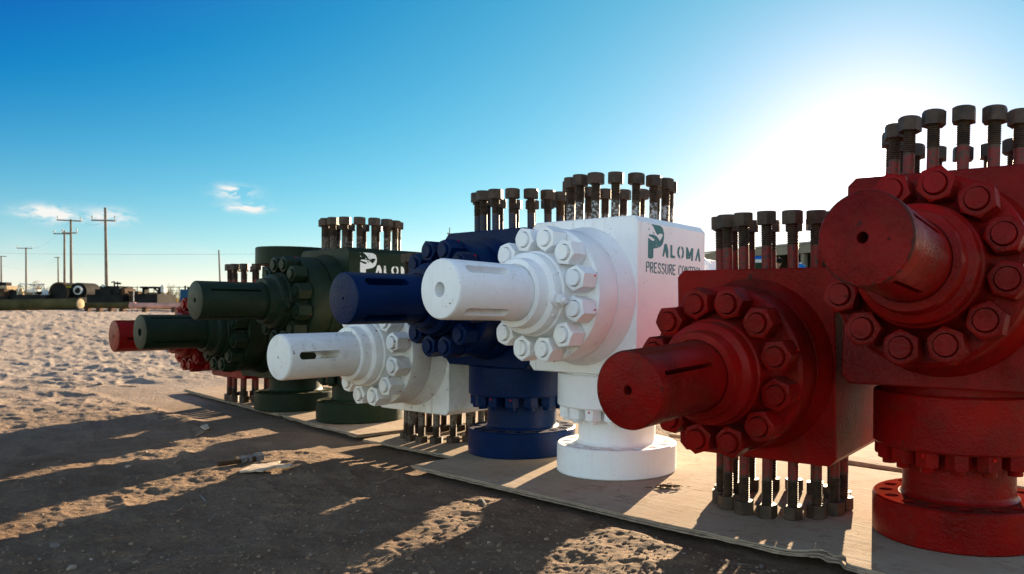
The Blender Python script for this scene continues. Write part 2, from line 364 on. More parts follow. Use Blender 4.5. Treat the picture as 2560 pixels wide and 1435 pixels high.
# ---------------------------------------------------------------- plywood
M_PLY = None
def ply_mat():
    m, nt, b = new_mat('weathered_plywood'); p = pos(nt)
    mp = nn(nt, 'ShaderNodeMapping'); mp.inputs['Rotation'].default_value = (0, 0, R(41.8)); nt.links.new(p, mp.inputs['Vector'])
    mp2 = nn(nt, 'ShaderNodeMapping'); mp2.inputs['Scale'].default_value = (1.6, 26, 6); nt.links.new(mp.outputs[0], mp2.inputs['Vector'])
    g = noise(nt, mp2.outputs[0], 2.2, 8, 0.68, 0.5)
    mp3 = nn(nt, 'ShaderNodeMapping'); mp3.inputs['Scale'].default_value = (2.6, 60, 6); nt.links.new(mp.outputs[0], mp3.inputs['Vector'])
    g2 = noise(nt, mp3.outputs[0], 2.6, 6, 0.7, 0.8)
    big = noise(nt, p, 3.0, 6, 0.6)
    fine = noise(nt, p, 45, 7, 0.75)
    c = mix_c(nt, ramp(nt, g, [(0.25, 0.0), (0.75, 1.0)]), (0.27, 0.215, 0.155), (0.40, 0.33, 0.25))
    c = mix_c(nt, ramp(nt, big, [(0.40, 0.0), (0.66, 0.8)]), c, (0.30, 0.215, 0.145))
    c = mix_c(nt, ramp(nt, noise(nt, p, 9.0, 8, 0.75, 0.8), [(0.55, 0.0), (0.60, 0.8)]), c, (0.27, 0.19, 0.125))
    c = mix_c(nt, ramp(nt, noise(nt, p, 5.5, 7, 0.7, 0.5), [(0.60, 0.0), (0.66, 0.6)]), c, (0.15, 0.11, 0.08))
    c = mix_c(nt, ramp(nt, fine, [(0.30, 0.6), (0.44, 0.0)]), c, (0.20, 0.15, 0.11))
    crack = math_n(nt, 'MULTIPLY', ramp(nt, g2, [(0.335, 1.0), (0.365, 0.0)]), ramp(nt, big, [(0.35, 1.0), (0.62, 0.25)]))
    c = mix_c(nt, crack, c, (0.06, 0.042, 0.03))
    nt.links.new(c, b.inputs['Base Color']); b.inputs['Roughness'].default_value = 0.97; b.inputs['Specular IOR Level'].default_value = 0.04
    h = math_n(nt, 'SUBTRACT', math_n(nt, 'MULTIPLY', g, 0.6), math_n(nt, 'MULTIPLY', crack, 1.0))
    bump(nt, b, h, 0.9, 0.004); return m
M_PLY = ply_mat()
M_PLYEDGE = flat_mat('plywood_edge', (0.28, 0.21, 0.15), 0.85, 0.35, 30)
def n1d(t, seed):
    t = np.asarray(t, float); a = 0
    for f, w in ((3, .5), (9, .3), (31, .22), (90, .12)): a = a + w * vnoise(t * f + seed * 7.3, np.full_like(t, seed * 3.1))
    return a
def sheet(name, corners, label, thick=0.016, top=-0.001, seed=1, notch=None, nu=150, nv=46, rough=0.02, warp=0.004, plies=3):
    P = [np.array((c[0], c[1])) for c in corners]   # front-left, front-right, back-right, back-left
    ctr = sum(P) / 4
    root = empty(name, (ctr[0], ctr[1], top - thick))
    tag(root, label, 'plywood sheet', 'weathered plywood sheets under the valves')
    s = np.linspace(0, 1, nu + 1)[:, None] * np.ones((1, nv + 1)); t = np.linspace(0, 1, nv + 1)[None, :] * np.ones((nu + 1, 1))
    side = (P[1] - P[0]) / np.linalg.norm(P[1] - P[0])
    for k in range(plies):
        z1 = thick - thick * k / plies; z0 = thick - thick * (k + 1) / plies + 0.0004
        rs = seed + k * 0.37; ex = rough * (1 + 0.25 * k)
        fr = np.abs(n1d(s, rs)) * ex - k * 0.0045 + (0.002 + k * 0.006) * n1d(s * 2, rs + 4); bk = np.abs(n1d(s, rs + 2)) * ex
        for (ns, nw, ndp) in (notch or []): fr = fr + ndp * np.exp(-((s - ns) / nw) ** 2) * (1 + 1.2 * n1d(s * 3, rs + 9)) * (1.0 if k == 0 else 0.75)
        a = P[0] + (P[1] - P[0]) * s[..., None]; b2 = P[3] + (P[2] - P[3]) * s[..., None]
        L = np.linalg.norm(b2 - a, axis=-1)
        tt = fr / L + t * (1 - (fr + bk) / L)
        q = a + (b2 - a) * tt[..., None]
        lf = np.abs(n1d(t, rs + 5)) * ex; rt_ = np.abs(n1d(t, rs + 6)) * ex
        q = q + side * (lf * (1 - s) ** 8 - rt_ * s ** 8)[..., None]
        w = warp * vnoise(q[..., 0] * 2.3, q[..., 1] * 2.3) * (1 - np.minimum(1, 3 * t) * .9)
        w = w - warp * 1.2 * np.maximum(0, 1 - t * 7) * (0.5 + n1d(s, rs + 11))
        x = (q[..., 0] - ctr[0]).ravel(); y = (q[..., 1] - ctr[1]).ravel(); w = w.ravel(); n = len(x)
        m = MB(); m.v = list(zip(x, y, z1 + w)) + list(zip(x, y, z0 + w))
        W_ = nv + 1
        idx = lambda i, j: i * W_ + j
        for i in range(nu):
            for j in range(nv):
                m.f.append((idx(i,j), idx(i+1,j), idx(i+1,j+1), idx(i,j+1)))
                m.f.append((n+idx(i,j), n+idx(i,j+1), n+idx(i+1,j+1), n+idx(i+1,j)))
        for i in range(nu):
            m.f.append((idx(i,0), n+idx(i,0), n+idx(i+1,0), idx(i+1,0))); m.f.append((idx(i,nv), idx(i+1,nv), n+idx(i+1,nv), n+idx(i,nv)))
        for j in range(nv):
            m.f.append((idx(0,j), idx(0,j+1), n+idx(0,j+1), n+idx(0,j))); m.f.append((idx(nu,j), n+idx(nu,j), n+idx(nu,j+1), idx(nu,j+1)))
        link('veneer', m.mesh('veneer', 40), root, M_PLY if k == 0 else M_PLYEDGE)
    return root
def quad(p0, p1, depth, back_shift=0.0):
    a = Vector(p0); b = Vector(p1); e = (b - a).normalized(); d = Vector((-e.y, e.x))
    if d.y < 0: d = -d
    return [a, b, b + d * depth + e * back_shift, a + d * depth + e * back_shift]
sheet('plywood_sheet', quad((-0.955, 3.377), (0.90, 1.80), 1.25), 'largest grey plywood sheet, under the white valve and the low red valve', seed=1.3, notch=[(0.772, 0.020, 0.075), (0.80, 0.010, 0.05)], nu=260, rough=0.018)
sheet('plywood_sheet', quad((0.915, 1.83), (2.75, 0.26), 1.25), 'plywood sheet under the tall red valve at the right edge', seed=2.1, rough=0.03)
sheet('plywood_sheet', quad((-1.394, 4.042), (-0.60, 3.43), 1.15), 'narrow plywood sheet under the blue valve and the low white valve', seed=3.7, top=-0.004, thick=0.012, rough=0.035, nu=120)
sheet('plywood_sheet', quad((-2.20, 4.93), (-1.45, 4.165), 1.2), 'pale plywood sheet under the green valve with the stencilled name', seed=4.4, top=-0.002, rough=0.03, nu=100)
sheet('plywood_sheet', quad((-3.65, 6.42), (-2.22, 4.96), 1.2), 'farthest plywood sheet, under the low green and small red valves', seed=5.2, top=-0.002, rough=0.03, nu=120)
sheet('plywood_sheet', quad((0.17, 4.30), (1.95, 2.62), 0.55), 'plywood sheet lying behind the low red valve', seed=6.2, top=-0.003, rough=0.03, nu=100)

# ---------------------------------------------------------------- valve meshes
BW, BH, BD, CH = 0.5512, 0.6067, 0.4705, 0.0234
LT, UN, RB = 0.4254, 0.2682, 0.208
UC = LT + UN + BD / 2
RFL = 0.248
_cache = {}
def cached(key, fn):
    if key not in _cache: _cache[key] = fn()
    return _cache[key]
def colored(key, fn, mat):
    def mk():
        me = cached(key, fn).copy(); me.materials.clear(); me.materials.append(mat); return me
    return cached((key, mat.name), mk)
def me_block():
    hw, hh, c, d = BW / 2, BH / 2, CH, BD / 2
    prof = [(hw-c,-hh),(hw,-hh+c),(hw,hh-c),(hw-c,hh),(-hw+c,hh),(-hw,hh-c),(-hw,-hh+c),(-hw+c,-hh)]
    m = MB(); n = 8; b = 0.004
    rings = [(-d, b), (-d + b, 0), (d - b, 0), (d, b)]
    for y, ins in rings: m.v += [(x - math.copysign(ins, x), y, z - math.copysign(ins, z)) for x, z in prof]
    for k in range(3):
        for i in range(n):
            j = (i + 1) % n; m.f.append((k*n+i, k*n+j, (k+1)*n+j, (k+1)*n+i))
    m.f.append(tuple(range(n))[::-1]); m.f.append(tuple(3*n + i for i in range(n)))
    me = m.mesh('block', 20); return me
def me_bonnet():   # y=0 at the block face, towards -y
    m = MB()
    m.lathe([(0.12, 0.02), (0.272, 0.02), (0.272, 0.0), (0.269, -0.012), (0.258, -0.040), (0.251, -0.062), (0.249, -0.072), (0.243, -0.074), (0.243, -0.079),
             (0.249, -0.081), (0.251, -0.085), (0.251, -0.178), (0.2495, -0.1855), (0.238, -0.192), (0.12, -0.192)], 96, 'Y'); return m.mesh('bonnet', 28)
def me_hub():
    y = lambda u: u - (LT + UN)
    prof = [(0.09, y(.520)), (0.190, y(.520)), (0.187, y(.502)), (0.176, y(.490)), (0.166, y(.474)), (0.160, y(.455)), (0.158, y(.436)), (0.156, y(.426)), (0.150, y(.421)), (0.149, y(.388)), (0.147, y(.384)),
            (0.140, y(.380)), (0.128, y(.376)), (0.125, y(.370)), (0.1245, y(.338)), (0.122, y(.333)), (0.104, y(.331)), (0.1035, y(.340)), (0.09, y(.340))]
    m = MB(); m.lathe(prof, 96, 'Y'); return m.mesh('hub', 28)
def me_tail():
    m = MB(); m.lathe([(0.0, -.19), (0.165, -.19), (0.155, -.22), (0.15, -.26), (0.146, -.262), (0.125, -.264), (0.12, -.30), (0.116, -.303), (0.0, -.303)], 72, 'Y'); return m.mesh('tail_cap', 30)
def me_shaft(bore, cham, slots, off=(0, 0)):
    yy = LT + UN
    prof = [(0.0, 0.36), (0.1, 0.36), (0.1, cham * 1.0), (0.1 - cham * .12, cham * .6), (0.1 - cham * .45, cham * .16), (0.1 - cham, 0.0), (0.0, 0.0)]
    m = MB(); m.lathe([(r, h - yy) for r, h in prof], 96, 'Y')
    me = m.mesh('stem')
    cut = MB()
    cut.lathe([(bore, -0.05 - yy), (bore, 0.06 - yy)], 24, 'Y', Matrix.Translation((off[0], 0, off[1])))
    for (ang, w, u0, u1, rin) in slots:
        Mr = Matrix.Rotation(R(ang), 4, 'Y')
        n = 8; pts = []
        for i in range(n + 1):
            a = math.pi * i / n; pts.append((-w/2 * math.cos(a), (u1 - w/2) + w/2 * math.sin(a)))
        for i in range(n + 1):
            a = math.pi * i / n; pts.append((w/2 * math.cos(a), (u0 + w/2) - w/2 * math.sin(a)))
        k = len(pts)
        vs = [(x, y - yy, rin) for x, y in pts] + [(x, y - yy, 0.13) for x, y in pts]
        fs = [tuple(range(k)), tuple(k + i for i in range(k))[::-1]] + [(i, k + i, k + (i + 1) % k, (i + 1) % k) for i in range(k)]
        cut.add(vs, fs, Mr)
    return bool_diff(me, cut.mesh('c', smooth=False))
def hexnut(ap, h, hole, cham=0.35, seg=24, dome=0.0):
    """hex nut along +Z from z=0, chamfered outer end, hole radius"""
    m = MB(); vs = []; rc = ap * 0.985
    for i in range(seg):
        a = 2*math.pi*i/seg; k = (a % (math.pi/3)) - math.pi/6; r = ap / math.cos(k)
        z1 = h - max(0, (r - rc)) * 1.1 * cham / 0.35 * 0.6
        vs += [(r*math.cos(a), r*math.sin(a), 0), (r*math.cos(a), r*math.sin(a), z1), (rc*0.98*math.cos(a), rc*0.98*math.sin(a), h), (hole*math.cos(a), hole*math.sin(a), h), (hole*math.cos(a), hole*math.sin(a), h*0.6)]
    fs = []
    for i in range(seg):
        j = (i+1) % seg
        for k in range(4): fs.append((i*5+k, j*5+k, j*5+k+1, i*5+k+1))
    fs.append(tuple(i*5 for i in range(seg))[::-1]); fs.append(tuple(i*5+4 for i in range(seg)))
    m.add(vs, fs); return m
def me_nut(): return hexnut(0.0415, 0.071, 0.0305).mesh('nut', 25)
def me_boltend():
    m = MB(); m.lathe([(0.0275, 0.03), (0.0275, 0.078), (0.0262, 0.0815), (0.0, 0.0815)], 28); return m.mesh('bolt_end', 30)
def me_stud(L, thread0):
    prof = [(0.0165, -0.01), (0.0165, thread0)]
    z = thread0; top = L - 0.03
    while z < top: prof += [(0.0150, z + 0.001), (0.0182, z + 0.0032), (0.0182, z + 0.0042)]; z += 0.0060
    prof += [(0.0165, top), (0.0165, L - 0.004)]
    m = MB(); m.lathe(prof, 16); return m.mesh('stud', 30)
def me_studnut():
    m = hexnut(0.0295, 0.0425, 0.012, 0.35, 24); m.v = [(x, y, z if not (abs(math.hypot(x, y) - 0.012) < 1e-4 and z < 0.04) else 0.0415) for x, y, z in m.v]
    return m.mesh('stud_nut', 25)
def me_flange(z0, z1, holes=True, neck=0.160):
    h = z1 - z0
    m = MB(); m.lathe([(0.07, z0), (RFL - .004, z0), (RFL, z0 + .004), (RFL, z1 - .005), (RFL - .005, z1), (neck + .004, z1 + .001), (0.07, z1 + .001)], 96)
    me = m.mesh('flange')
    if not holes: return me
    cut = MB()
    for i in range(16):
        a = 2 * math.pi * (i + .5) / 16
        cut.lathe([(0.0205, z0 + .02), (0.0205, z1 + .03)], 20, 'Z', Matrix.Translation((RB * math.cos(a), RB * math.sin(a), 0)))
    return bool_diff(me, cut.mesh('c', smooth=False))
def me_neck(z0, z1, r=0.160, fil0=0.02, fil1=0.0, up=False):
    m = MB(); p = [(0.08, z0), (r + fil0, z0)]
    for k in range(1, 6):
        a = k / 5 * math.pi / 2; p.append((r + fil0 * (1 - math.sin(a)), z0 + fil0 * (1 - math.cos(a))))
    p += [(r, z1), (0.08, z1)]
    if up: p = [(rr, z1 - (z - z0)) for rr, z in p]
    m.lathe(p, 96); return m.mesh('neck', 30)
def me_drum(z0, z1):
    m = MB(); m.lathe([(0.08, z0), (RFL - .006, z0), (RFL - .001, z0 + .006), (RFL - .001, z1 - .005), (RFL - .006, z1), (0.08, z1)], 96); return m.mesh('drum', 30)
def me_fitting():
    m = MB(); m.lathe([(0.021, -.012), (0.021, 0.0), (0.0135, 0.001)], 20)
    m.add(*(lambda q: (q.v, q.f))(hexnut(0.0125, 0.017, 0.006)), M=Matrix.Translation((0, 0, 0.0)))
    m.lathe([(0.009, 0.015), (0.0085, 0.026), (0.0, 0.027)], 14); return m.mesh('grease_fitting', 30)

# stencilled name, (y, z) in the plane of the block side, metres from the block centre
LET = {"P1": [[-0.1542, 0.2769], [-0.1141, 0.2769], [-0.0899, 0.2760], [-0.0746, 0.2669], [-0.0665, 0.2491], [-0.067, 0.2284], [-0.0729, 0.2105], [-0.0812, 0.2011], [-0.0937, 0.2173], [-0.0882, 0.2221], [-0.0756, 0.2385], [-0.0758, 0.246], [-0.0945, 0.2464], [-0.1091, 0.2385], [-0.1185, 0.2451], [-0.1299, 0.259], [-0.1412, 0.2706]],
 "P2": [[-0.1654, 0.2363], [-0.1348, 0.2382], [-0.1163, 0.2335], [-0.1032, 0.2251], [-0.0937, 0.2173], [-0.0812, 0.2011], [-0.093, 0.1936], [-0.1114, 0.1889], [-0.135, 0.1848], [-0.1358, 0.1485], [-0.152, 0.1445], [-0.17, 0.147], [-0.1704, 0.2231], [-0.1559, 0.2181], [-0.145, 0.2138], [-0.1322, 0.2139], [-0.1277, 0.2207], [-0.1453, 0.2265], [-0.1671, 0.2308]],
 "f1": [[-0.1739, 0.2769], [-0.1685, 0.2764], [-0.1691, 0.2737]], "f2": [[-0.1715, 0.259], [-0.1661, 0.2585], [-0.1623, 0.2514], [-0.1677, 0.253]], "f3": [[-0.1406, 0.2493], [-0.1276, 0.2431], [-0.1349, 0.2414]],
 "A": [[-0.0634, 0.207], [-0.054, 0.2111], [-0.0444, 0.2065], [-0.0353, 0.1831], [-0.0352, 0.1564], [-0.0475, 0.1564], [-0.0566, 0.1814], [-0.0657, 0.159], [-0.0751, 0.1594]],
 "L": [[-0.0214, 0.2084], [-0.009, 0.2084], [-0.0067, 0.1689], [0.0118, 0.1658], [0.0112, 0.1581], [-0.0207, 0.1575]],
 "O1": [[0.0465, 0.2093], [0.0316, 0.2018], [0.0262, 0.1847], [0.0307, 0.1684], [0.048, 0.1589], [0.0478, 0.1685], [0.0404, 0.1758], [0.0399, 0.1914], [0.0468, 0.2009]],
 "O2": [[0.0553, 0.2101], [0.0696, 0.205], [0.0749, 0.1886], [0.0727, 0.1693], [0.0581, 0.1581], [0.0578, 0.1681], [0.0635, 0.1776], [0.0631, 0.1932], [0.0556, 0.2005]],
 "M": [[0.0898, 0.2089], [0.1021, 0.2088], [0.1172, 0.1862], [0.1289, 0.2088], [0.1436, 0.2088], [0.141, 0.156], [0.1284, 0.1563], [0.129, 0.1803], [0.12, 0.1614], [0.1076, 0.1628], [0.105, 0.1807], [0.1043, 0.1603], [0.0912, 0.1616]],
 "A2": [[0.1794, 0.2118], [0.188, 0.209], [0.1995, 0.1578], [0.1874, 0.1581], [0.1781, 0.184], [0.1691, 0.158], [0.1577, 0.1595]]}
# small capitals as strokes on a 4 x 8 grid with stencil breaks
STK = {'P': ['0,0,0,8', '1.2,8,3,8', '3.4,7.4,3.4,5', '3,4.2,1.2,4.2'], 'R': ['0,0,0,8', '1.2,8,3,8', '3.4,7.4,3.4,5', '3,4.2,1.2,4.2', '1.8,3.6,3.6,0'],
       'E': ['0,0,0,8', '1,8,3.4,8', '1,4,2.8,4', '1,0,3.4,0'], 'S': ['3.4,6.8,2.6,8', '2.2,8,1,8', '0.4,7.4,0.2,5.6', '0.6,4.8,3,3.4', '3.4,2.6,3.4,1', '2.8,0,1,0', '0.2,0.4,0,1.4'],
       'U': ['0,1,0,8', '0.8,0,2.6,0', '3.4,1,3.4,8'], 'C': ['3.4,6.6,2.8,8', '2.2,8,1.2,8', '0.2,7.2,0,0.8', '1,0,2.2,0', '2.8,0,3.4,1.4'], 'O': ['1.2,8,2.4,8', '0,1,0,7', '1.2,0,2.4,0', '3.4,1,3.4,7'],
       'N': ['0,0,0,8', '0.6,7.4,2.8,0.8', '3.4,0,3.4,8'], 'T': ['0,8,3.6,8', '1.8,0,1.8,7'], 'L': ['0,0,0,8', '1,0,3.2,0']}
def me_letters():
    m = MB(); x = BW / 2 + 0.0006
    def poly(pts):
        n = len(m.v); m.v += [(x, p[0], p[1]) for p in pts] + [(x - 0.002, p[0], p[1]) for p in pts]; k = len(pts)
        m.f.append(tuple(n + i for i in range(k)))
        m.f += [(n + i, n + (i + 1) % k, n + k + (i + 1) % k, n + k + i) for i in range(k)]
    for p in LET.values(): poly(p)
    def word(t, y0, y1, z0, z1):
        pitch = (y1 - y0) / len(t); sx = pitch * 0.62 / 3.4; sz = (z1 - z0) / 8; w = 0.0028
        for i, ch in enumerate(t):
            for s in STK[ch]:
                a, b, c, d = [float(q) for q in s.split(',')]
                p = Vector((y0 + i * pitch + a * sx, z0 + b * sz)); q = Vector((y0 + i * pitch + c * sx, z0 + d * sz))
                e = (q - p).normalized(); nrm = Vector((-e.y, e.x)) * w; e = e * w * 0.5
                jit = lambda: Vector((random.uniform(-.0005, .0005), random.uniform(-.0005, .0005)))
                poly([p - e + nrm + jit(), p - e - nrm + jit(), q + e - nrm + jit(), q + e + nrm + jit()])
    word('PRESSURE', -0.178, 0.024, 0.0935, 0.130); word('CONTROL', 0.040, 0.218, 0.0935, 0.130)
    me = bpy.data.meshes.new('stencil_lettering'); me.from_pydata(m.v, [], m.f)
    bm = bmesh.new(); bm.from_mesh(me); bmesh.ops.triangulate(bm, faces=[f for f in bm.faces if len(f.verts) > 4]); bmesh.ops.recalc_face_normals(bm, faces=bm.faces); bm.to_mesh(me); bm.free(); return me
def letter_mat(name, col, under, th):
    m, nt, b = new_mat(name); p = pos(nt)
    n = noise(nt, p, 140, 5, 0.75); n2 = noise(nt, p, 22, 4, 0.6)
    f = ramp(nt, math_n(nt, 'ADD', math_n(nt, 'MULTIPLY', n, 0.6), math_n(nt, 'MULTIPLY', n2, 0.4)), [(th, 0.0), (th + 0.03, 1.0)])
    nt.links.new(mix_c(nt, f, col, under), b.inputs['Base Color']); b.inputs['Roughness'].default_value = 0.55
    bump(nt, b, n, 0.4, 0.001); return m
M_LET = {'white': letter_mat('teal_stencil_paint', (0.025, 0.17, 0.175), (0.5, 0.55, 0.55), 0.60), 'green': letter_mat('white_stencil_paint', (0.62, 0.66, 0.68), (0.05, 0.08, 0.04), 0.57)}

def ring_pts(n, rad, off=0.5): return [(2 * math.pi * (i + off) / n) for i in range(n)]
def make_valve(name, tip, yaw, tilt, color, label, slots, bore, cham, top, bottom, boff=15, off=(0, 0), letters=False, fitting=None, rear=True, shank=None, orient=0.0):
    pm = PAINTS[color]; sm = STUDM[color]
    yaw = R(yaw); tilt = R(tilt)
    hc = tip[2] + UC * math.sin(tilt)
    cx, cy = tip[0] + UC * math.sin(yaw), tip[1] + UC * math.cos(yaw)
    root = empty(name, (cx, cy, 0.0), -yaw); tag(root, label, 'valve', 'row of painted gate valves on plywood sheets')
    T = Matrix.Translation((0, 0, hc)) @ Matrix.Rotation(tilt, 4, 'X')
    def part(nm, key, fn, M, mat=pm, parent=root): return link(nm, colored(key, fn, mat), parent, None, M)
    block = part('block', 'block', me_block, T)
    front = T @ Matrix.Translation((0, -BD / 2, 0)); back = T @ Matrix.Rotation(math.pi, 4, 'Z') @ Matrix.Translation((0, -BD / 2, 0))
    part('bonnet', 'bonnet', me_bonnet, front); part('hub', 'hub', me_hub, front)
    st = link('stem', me_shaft(bore, cham, slots, off), root, pm, front)
    marks = MB()
    for k, F in enumerate([front, back] if rear else [front]):
        if k == 1: part('bonnet', 'bonnet', me_bonnet, F); part('tail_cap', 'tail', me_tail, F)
        for i in range(12):
            a = R(boff + 30 * i)
            Mn = F @ Matrix.Rotation(a, 4, 'Y') @ Matrix.Translation((0, -0.196, RB)) @ Matrix.Rotation(math.pi / 2, 4, 'X') @ Matrix.Rotation(R(30) + R(random.uniform(-14, 14)), 4, 'Z')
            nut = part('nut', 'nut', me_nut, Mn); part('bolt_end', 'boltend', me_boltend, Matrix.Identity(4), pm, nut)
            if k == 0 and random.random() < .6:
                Mk = F @ Matrix.Rotation(a, 4, 'Y') @ Matrix.Translation((random.uniform(-.01, .01), -0.206, RB + 0.0445))
                marks.box(-.0028, .0028, -.004, .004, 0, .0015, Mk)
    if fitting is not None:
        for a, dy in fitting:
            part('grease_fitting', 'fit', me_fitting, front @ Matrix.Rotation(R(a), 4, 'Y') @ Matrix.Translation((0, .400 - (LT + UN), 0.156)) @ Matrix.Scale(1.35, 4))
        for a in (62, 122):
            Mh = front @ Matrix.Rotation(R(a), 4, 'Y') @ Matrix.Translation((0, .402 - (LT + UN), 0.149))
            q = MB(); q.lathe([(0.0035, 0), (0.007, 0), (0.007, 0.003), (0.0035, 0.004)], 12, closed=True); q.lathe([(0.0036, .0005), (0.0036, 0.001)], 12)
            link('port', q.mesh('port'), root, pm, Mh)
    # studs
    def studs(z, up, L, th0, parentM):
        for i, a in enumerate(ring_pts(16, RB)):
            Ms = parentM @ Matrix.Translation((RB * math.cos(a), RB * math.sin(a), z)) @ (Matrix.Identity(4) if up else Matrix.Rotation(math.pi, 4, 'X')) @ Matrix.Rotation(random.uniform(0, 6.28), 4, 'Z')
            s = part('stud', ('stud', L, th0), lambda: me_stud(L, th0), Ms, sm)
            part('stud_nut', 'studnut', me_studnut, Matrix.Translation((0, 0, L - 0.0425)), STEEL, s)
    if top == 'studs': studs(BH / 2, True, 0.182, 0.075, T)
    elif top == 'flange':
        z0 = hc + BH / 2
        part('neck', ('neckt', z0), lambda: me_neck(z0 - .03, z0 + .12, 0.16, 0.02), Matrix.Identity(4))
        fl = part('flange', ('flt', z0), lambda: me_flange(z0 + .115, z0 + .228, False), Matrix.Identity(4))
        part('raised_face', ('rf', z0), lambda: (lambda m: (m.lathe([(0.09, z0 + .2), (0.15, z0 + .2), (0.15, z0 + .234), (0.09, z0 + .234)], 64, closed=True), m.mesh('r'))[1])(MB()), Matrix.Identity(4))
    zb = hc - BH / 2
    if bottom == 'studs':
        L = zb - (shank or 0.0); studs(-(-zb) if False else zb + .0, False, L, 0.08 if L > .15 else .06, Matrix.Identity(4))
    else:
        part('base_flange', 'basefl', lambda: me_flange(0.0, 0.114, True), Matrix.Rotation(orient, 4, 'Z'))
        if bottom == 'spool':
            dz0, dz1 = 0.268, zb - 0.004
            part('neck', ('neck', 1), lambda: me_neck(0.112, 0.30, 0.160, 0.022), Matrix.Identity(4))
            part('drum', ('drum', round(dz1, 4)), lambda: me_drum(dz0, dz1), Matrix.Identity(4))
            part('gasket_ring', ('gr', round(dz1, 4)), lambda: (lambda m: (m.lathe([(0.1, dz1 - .01), (0.225, dz1 - .01), (0.225, dz1 + .03), (0.1, dz1 + .03)], 64, closed=True), m.mesh('r'))[1])(MB()), Matrix.Identity(4))
            for a in ring_pts(16, RB):
                Mn = Matrix.Rotation(a, 4, 'Z') @ Matrix.Translation((RB, 0, dz0)) @ Matrix.Rotation(math.pi, 4, 'X') @ Matrix.Rotation(random.uniform(0, 6), 4, 'Z') @ Matrix.Diagonal((.74, .74, .62, 1))
                nut = part('flange_nut', 'nut', me_nut, Mn); part('bolt_end', 'boltend2', lambda: (lambda m: (m.lathe([(0.0275, 0.03), (0.0275, 0.092), (0.0262, 0.0955), (0.0, 0.0955)], 24), m.mesh('b'))[1])(MB()), Matrix.Identity(4), pm, nut)
                if random.random() < .6:
                    marks.box(-.0025, .0012, -.003, .003, -.013, -.006, Matrix.Rotation(a, 4, 'Z') @ Matrix.Translation((RB + .0322, 0, dz0)))
        else:
            part('neck', ('neck', round(zb, 3)), lambda: me_neck(0.112, zb + .01, 0.160, 0.022), Matrix.Identity(4))
    if marks.v:
        o = link('paint_marks', marks.mesh('paint_marks', smooth=False), root, M_RED_MARK); o['kind'] = 'stuff'
    if letters: link('stencil_lettering', cached(('let', color), lambda: me_letters()), root, M_LET[color], T)
    return root
def sl(a0, w, u0, u1, rin, n=4): return [(a0 + 90 * i, w, u0, u1, rin) for i in range(n)]
make_valve('gate_valve', (.462, 1.622, .810), 33.23, -4.66, 'red', 'tall red gate valve at the right edge, in front of the sun', sl(60, .012, .035, .262, .06), .0125, .004, 'studs', 'spool', boff=10, off=(-.005, .001), orient=.1)
make_valve('gate_valve', (-.020, 1.978, .460), 34.27, 2.52, 'red', 'low red gate valve resting on its studs beside the tall red one', sl(64, .012, .030, .270, .06), .0125, .005, 'studs', 'studs', off=(-.002, 0))
make_valve('gate_valve', (-.638, 2.579, .723), 37.03, -0.9, 'white', 'tall clean white gate valve with teal stencilled lettering on its side', sl(47, .034, .045, .238, .062), .025, .010, 'studs', 'spool', letters=True, fitting=[(98, 0)], off=(0, -.002), orient=.06)
make_valve('gate_valve', (-1.109, 3.010, .695), 38.34, 0.86, 'blue', 'tall dark blue gate valve, the only blue one in the row', sl(50, .034, .045, .238, .062), .006, .008, 'studs', 'spool', orient=.15)
make_valve('gate_valve', (-1.530, 3.405, .4453), 36.66, 0.46, 'worn', 'low chipped white gate valve on studs, behind and below the blue one', sl(85, .034, .040, .238, -.13, 1), .006, .012, 'studs', 'studs', shank=-.016, fitting=None)
make_valve('gate_valve', (-2.251, 4.061, .692), 40.53, 0.1, 'green', 'tall olive green gate valve with white stencilled lettering on its side', sl(57, .012, .045, .30, .06), .013, .005, 'studs', 'spool', letters=True, fitting=[(98, 0)])
make_valve('gate_valve', (-2.826, 4.535, .511), 38.66, 0.17, 'green', 'low olive green gate valve with a flange on top and below', sl(35, .012, .035, .29, .06), .023, .005, 'flange', 'base')
make_valve('gate_valve', (-3.294, 5.024, .469), 40.15, 0.37, 'red', 'farthest red gate valve on studs, at the left end of the row', sl(98, .012, .045, .27, .06), .010, .005, 'studs', 'studs')

# ================================================================ background and small things
def px(x, y, d):
    """real place seen in pixel x, y of the photograph at depth d metres"""
    a = (x - 1591.9) / 1993.3; b = (y - 775.3) / 1993.3; r = 0.0079
    return Vector(((math.cos(r) * a + math.sin(r) * b) * d, d, CAM_H - (-math.sin(r) * a + math.cos(r) * b) * d))
def on_ground(x, y, z=None):
    a = (x - 1591.9) / 1993.3; b = (y - 775.3) / 1993.3; r = 0.0079
    dx = math.cos(r) * a + math.sin(r) * b; dz = -(-math.sin(r) * a + math.cos(r) * b)
    t = 1.2
    while t < 80:
        h = gh(dx * t, t) if z is None else z
        if CAM_H + dz * t <= h: break
        t += 0.01
    return Vector((dx * t, t, h))
M_POLE = flat_mat('weathered_pole_wood', (0.19, 0.16, 0.135), 0.85, 0.3, 2)
M_DARK = flat_mat('dark_machinery', (0.018, 0.017, 0.016), 0.6, 0.5, 3)
M_BROWN = flat_mat('rusted_brown_steel', (0.075, 0.045, 0.028), 0.75, 0.4, 4)
M_WHITEP = flat_mat('old_white_paint', (0.55, 0.54, 0.50), 0.55, 0.15, 4)
M_YEL = flat_mat('old_yellow_paint', (0.30, 0.22, 0.02), 0.6, 0.3, 4)
M_OLIVE = flat_mat('dirty_olive_pipe', (0.062, 0.052, 0.022), 0.7, 0.5, 1.5)
M_TAN = flat_mat('tan_paint', (0.33, 0.25, 0.15), 0.7, 0.3, 3)
M_PINK = flat_mat('pinkish_primer_pipe', (0.45, 0.24, 0.20), 0.75, 0.3, 3)
M_WIRE = flat_mat('wire', (0.03, 0.03, 0.03), 0.6, 0.1)
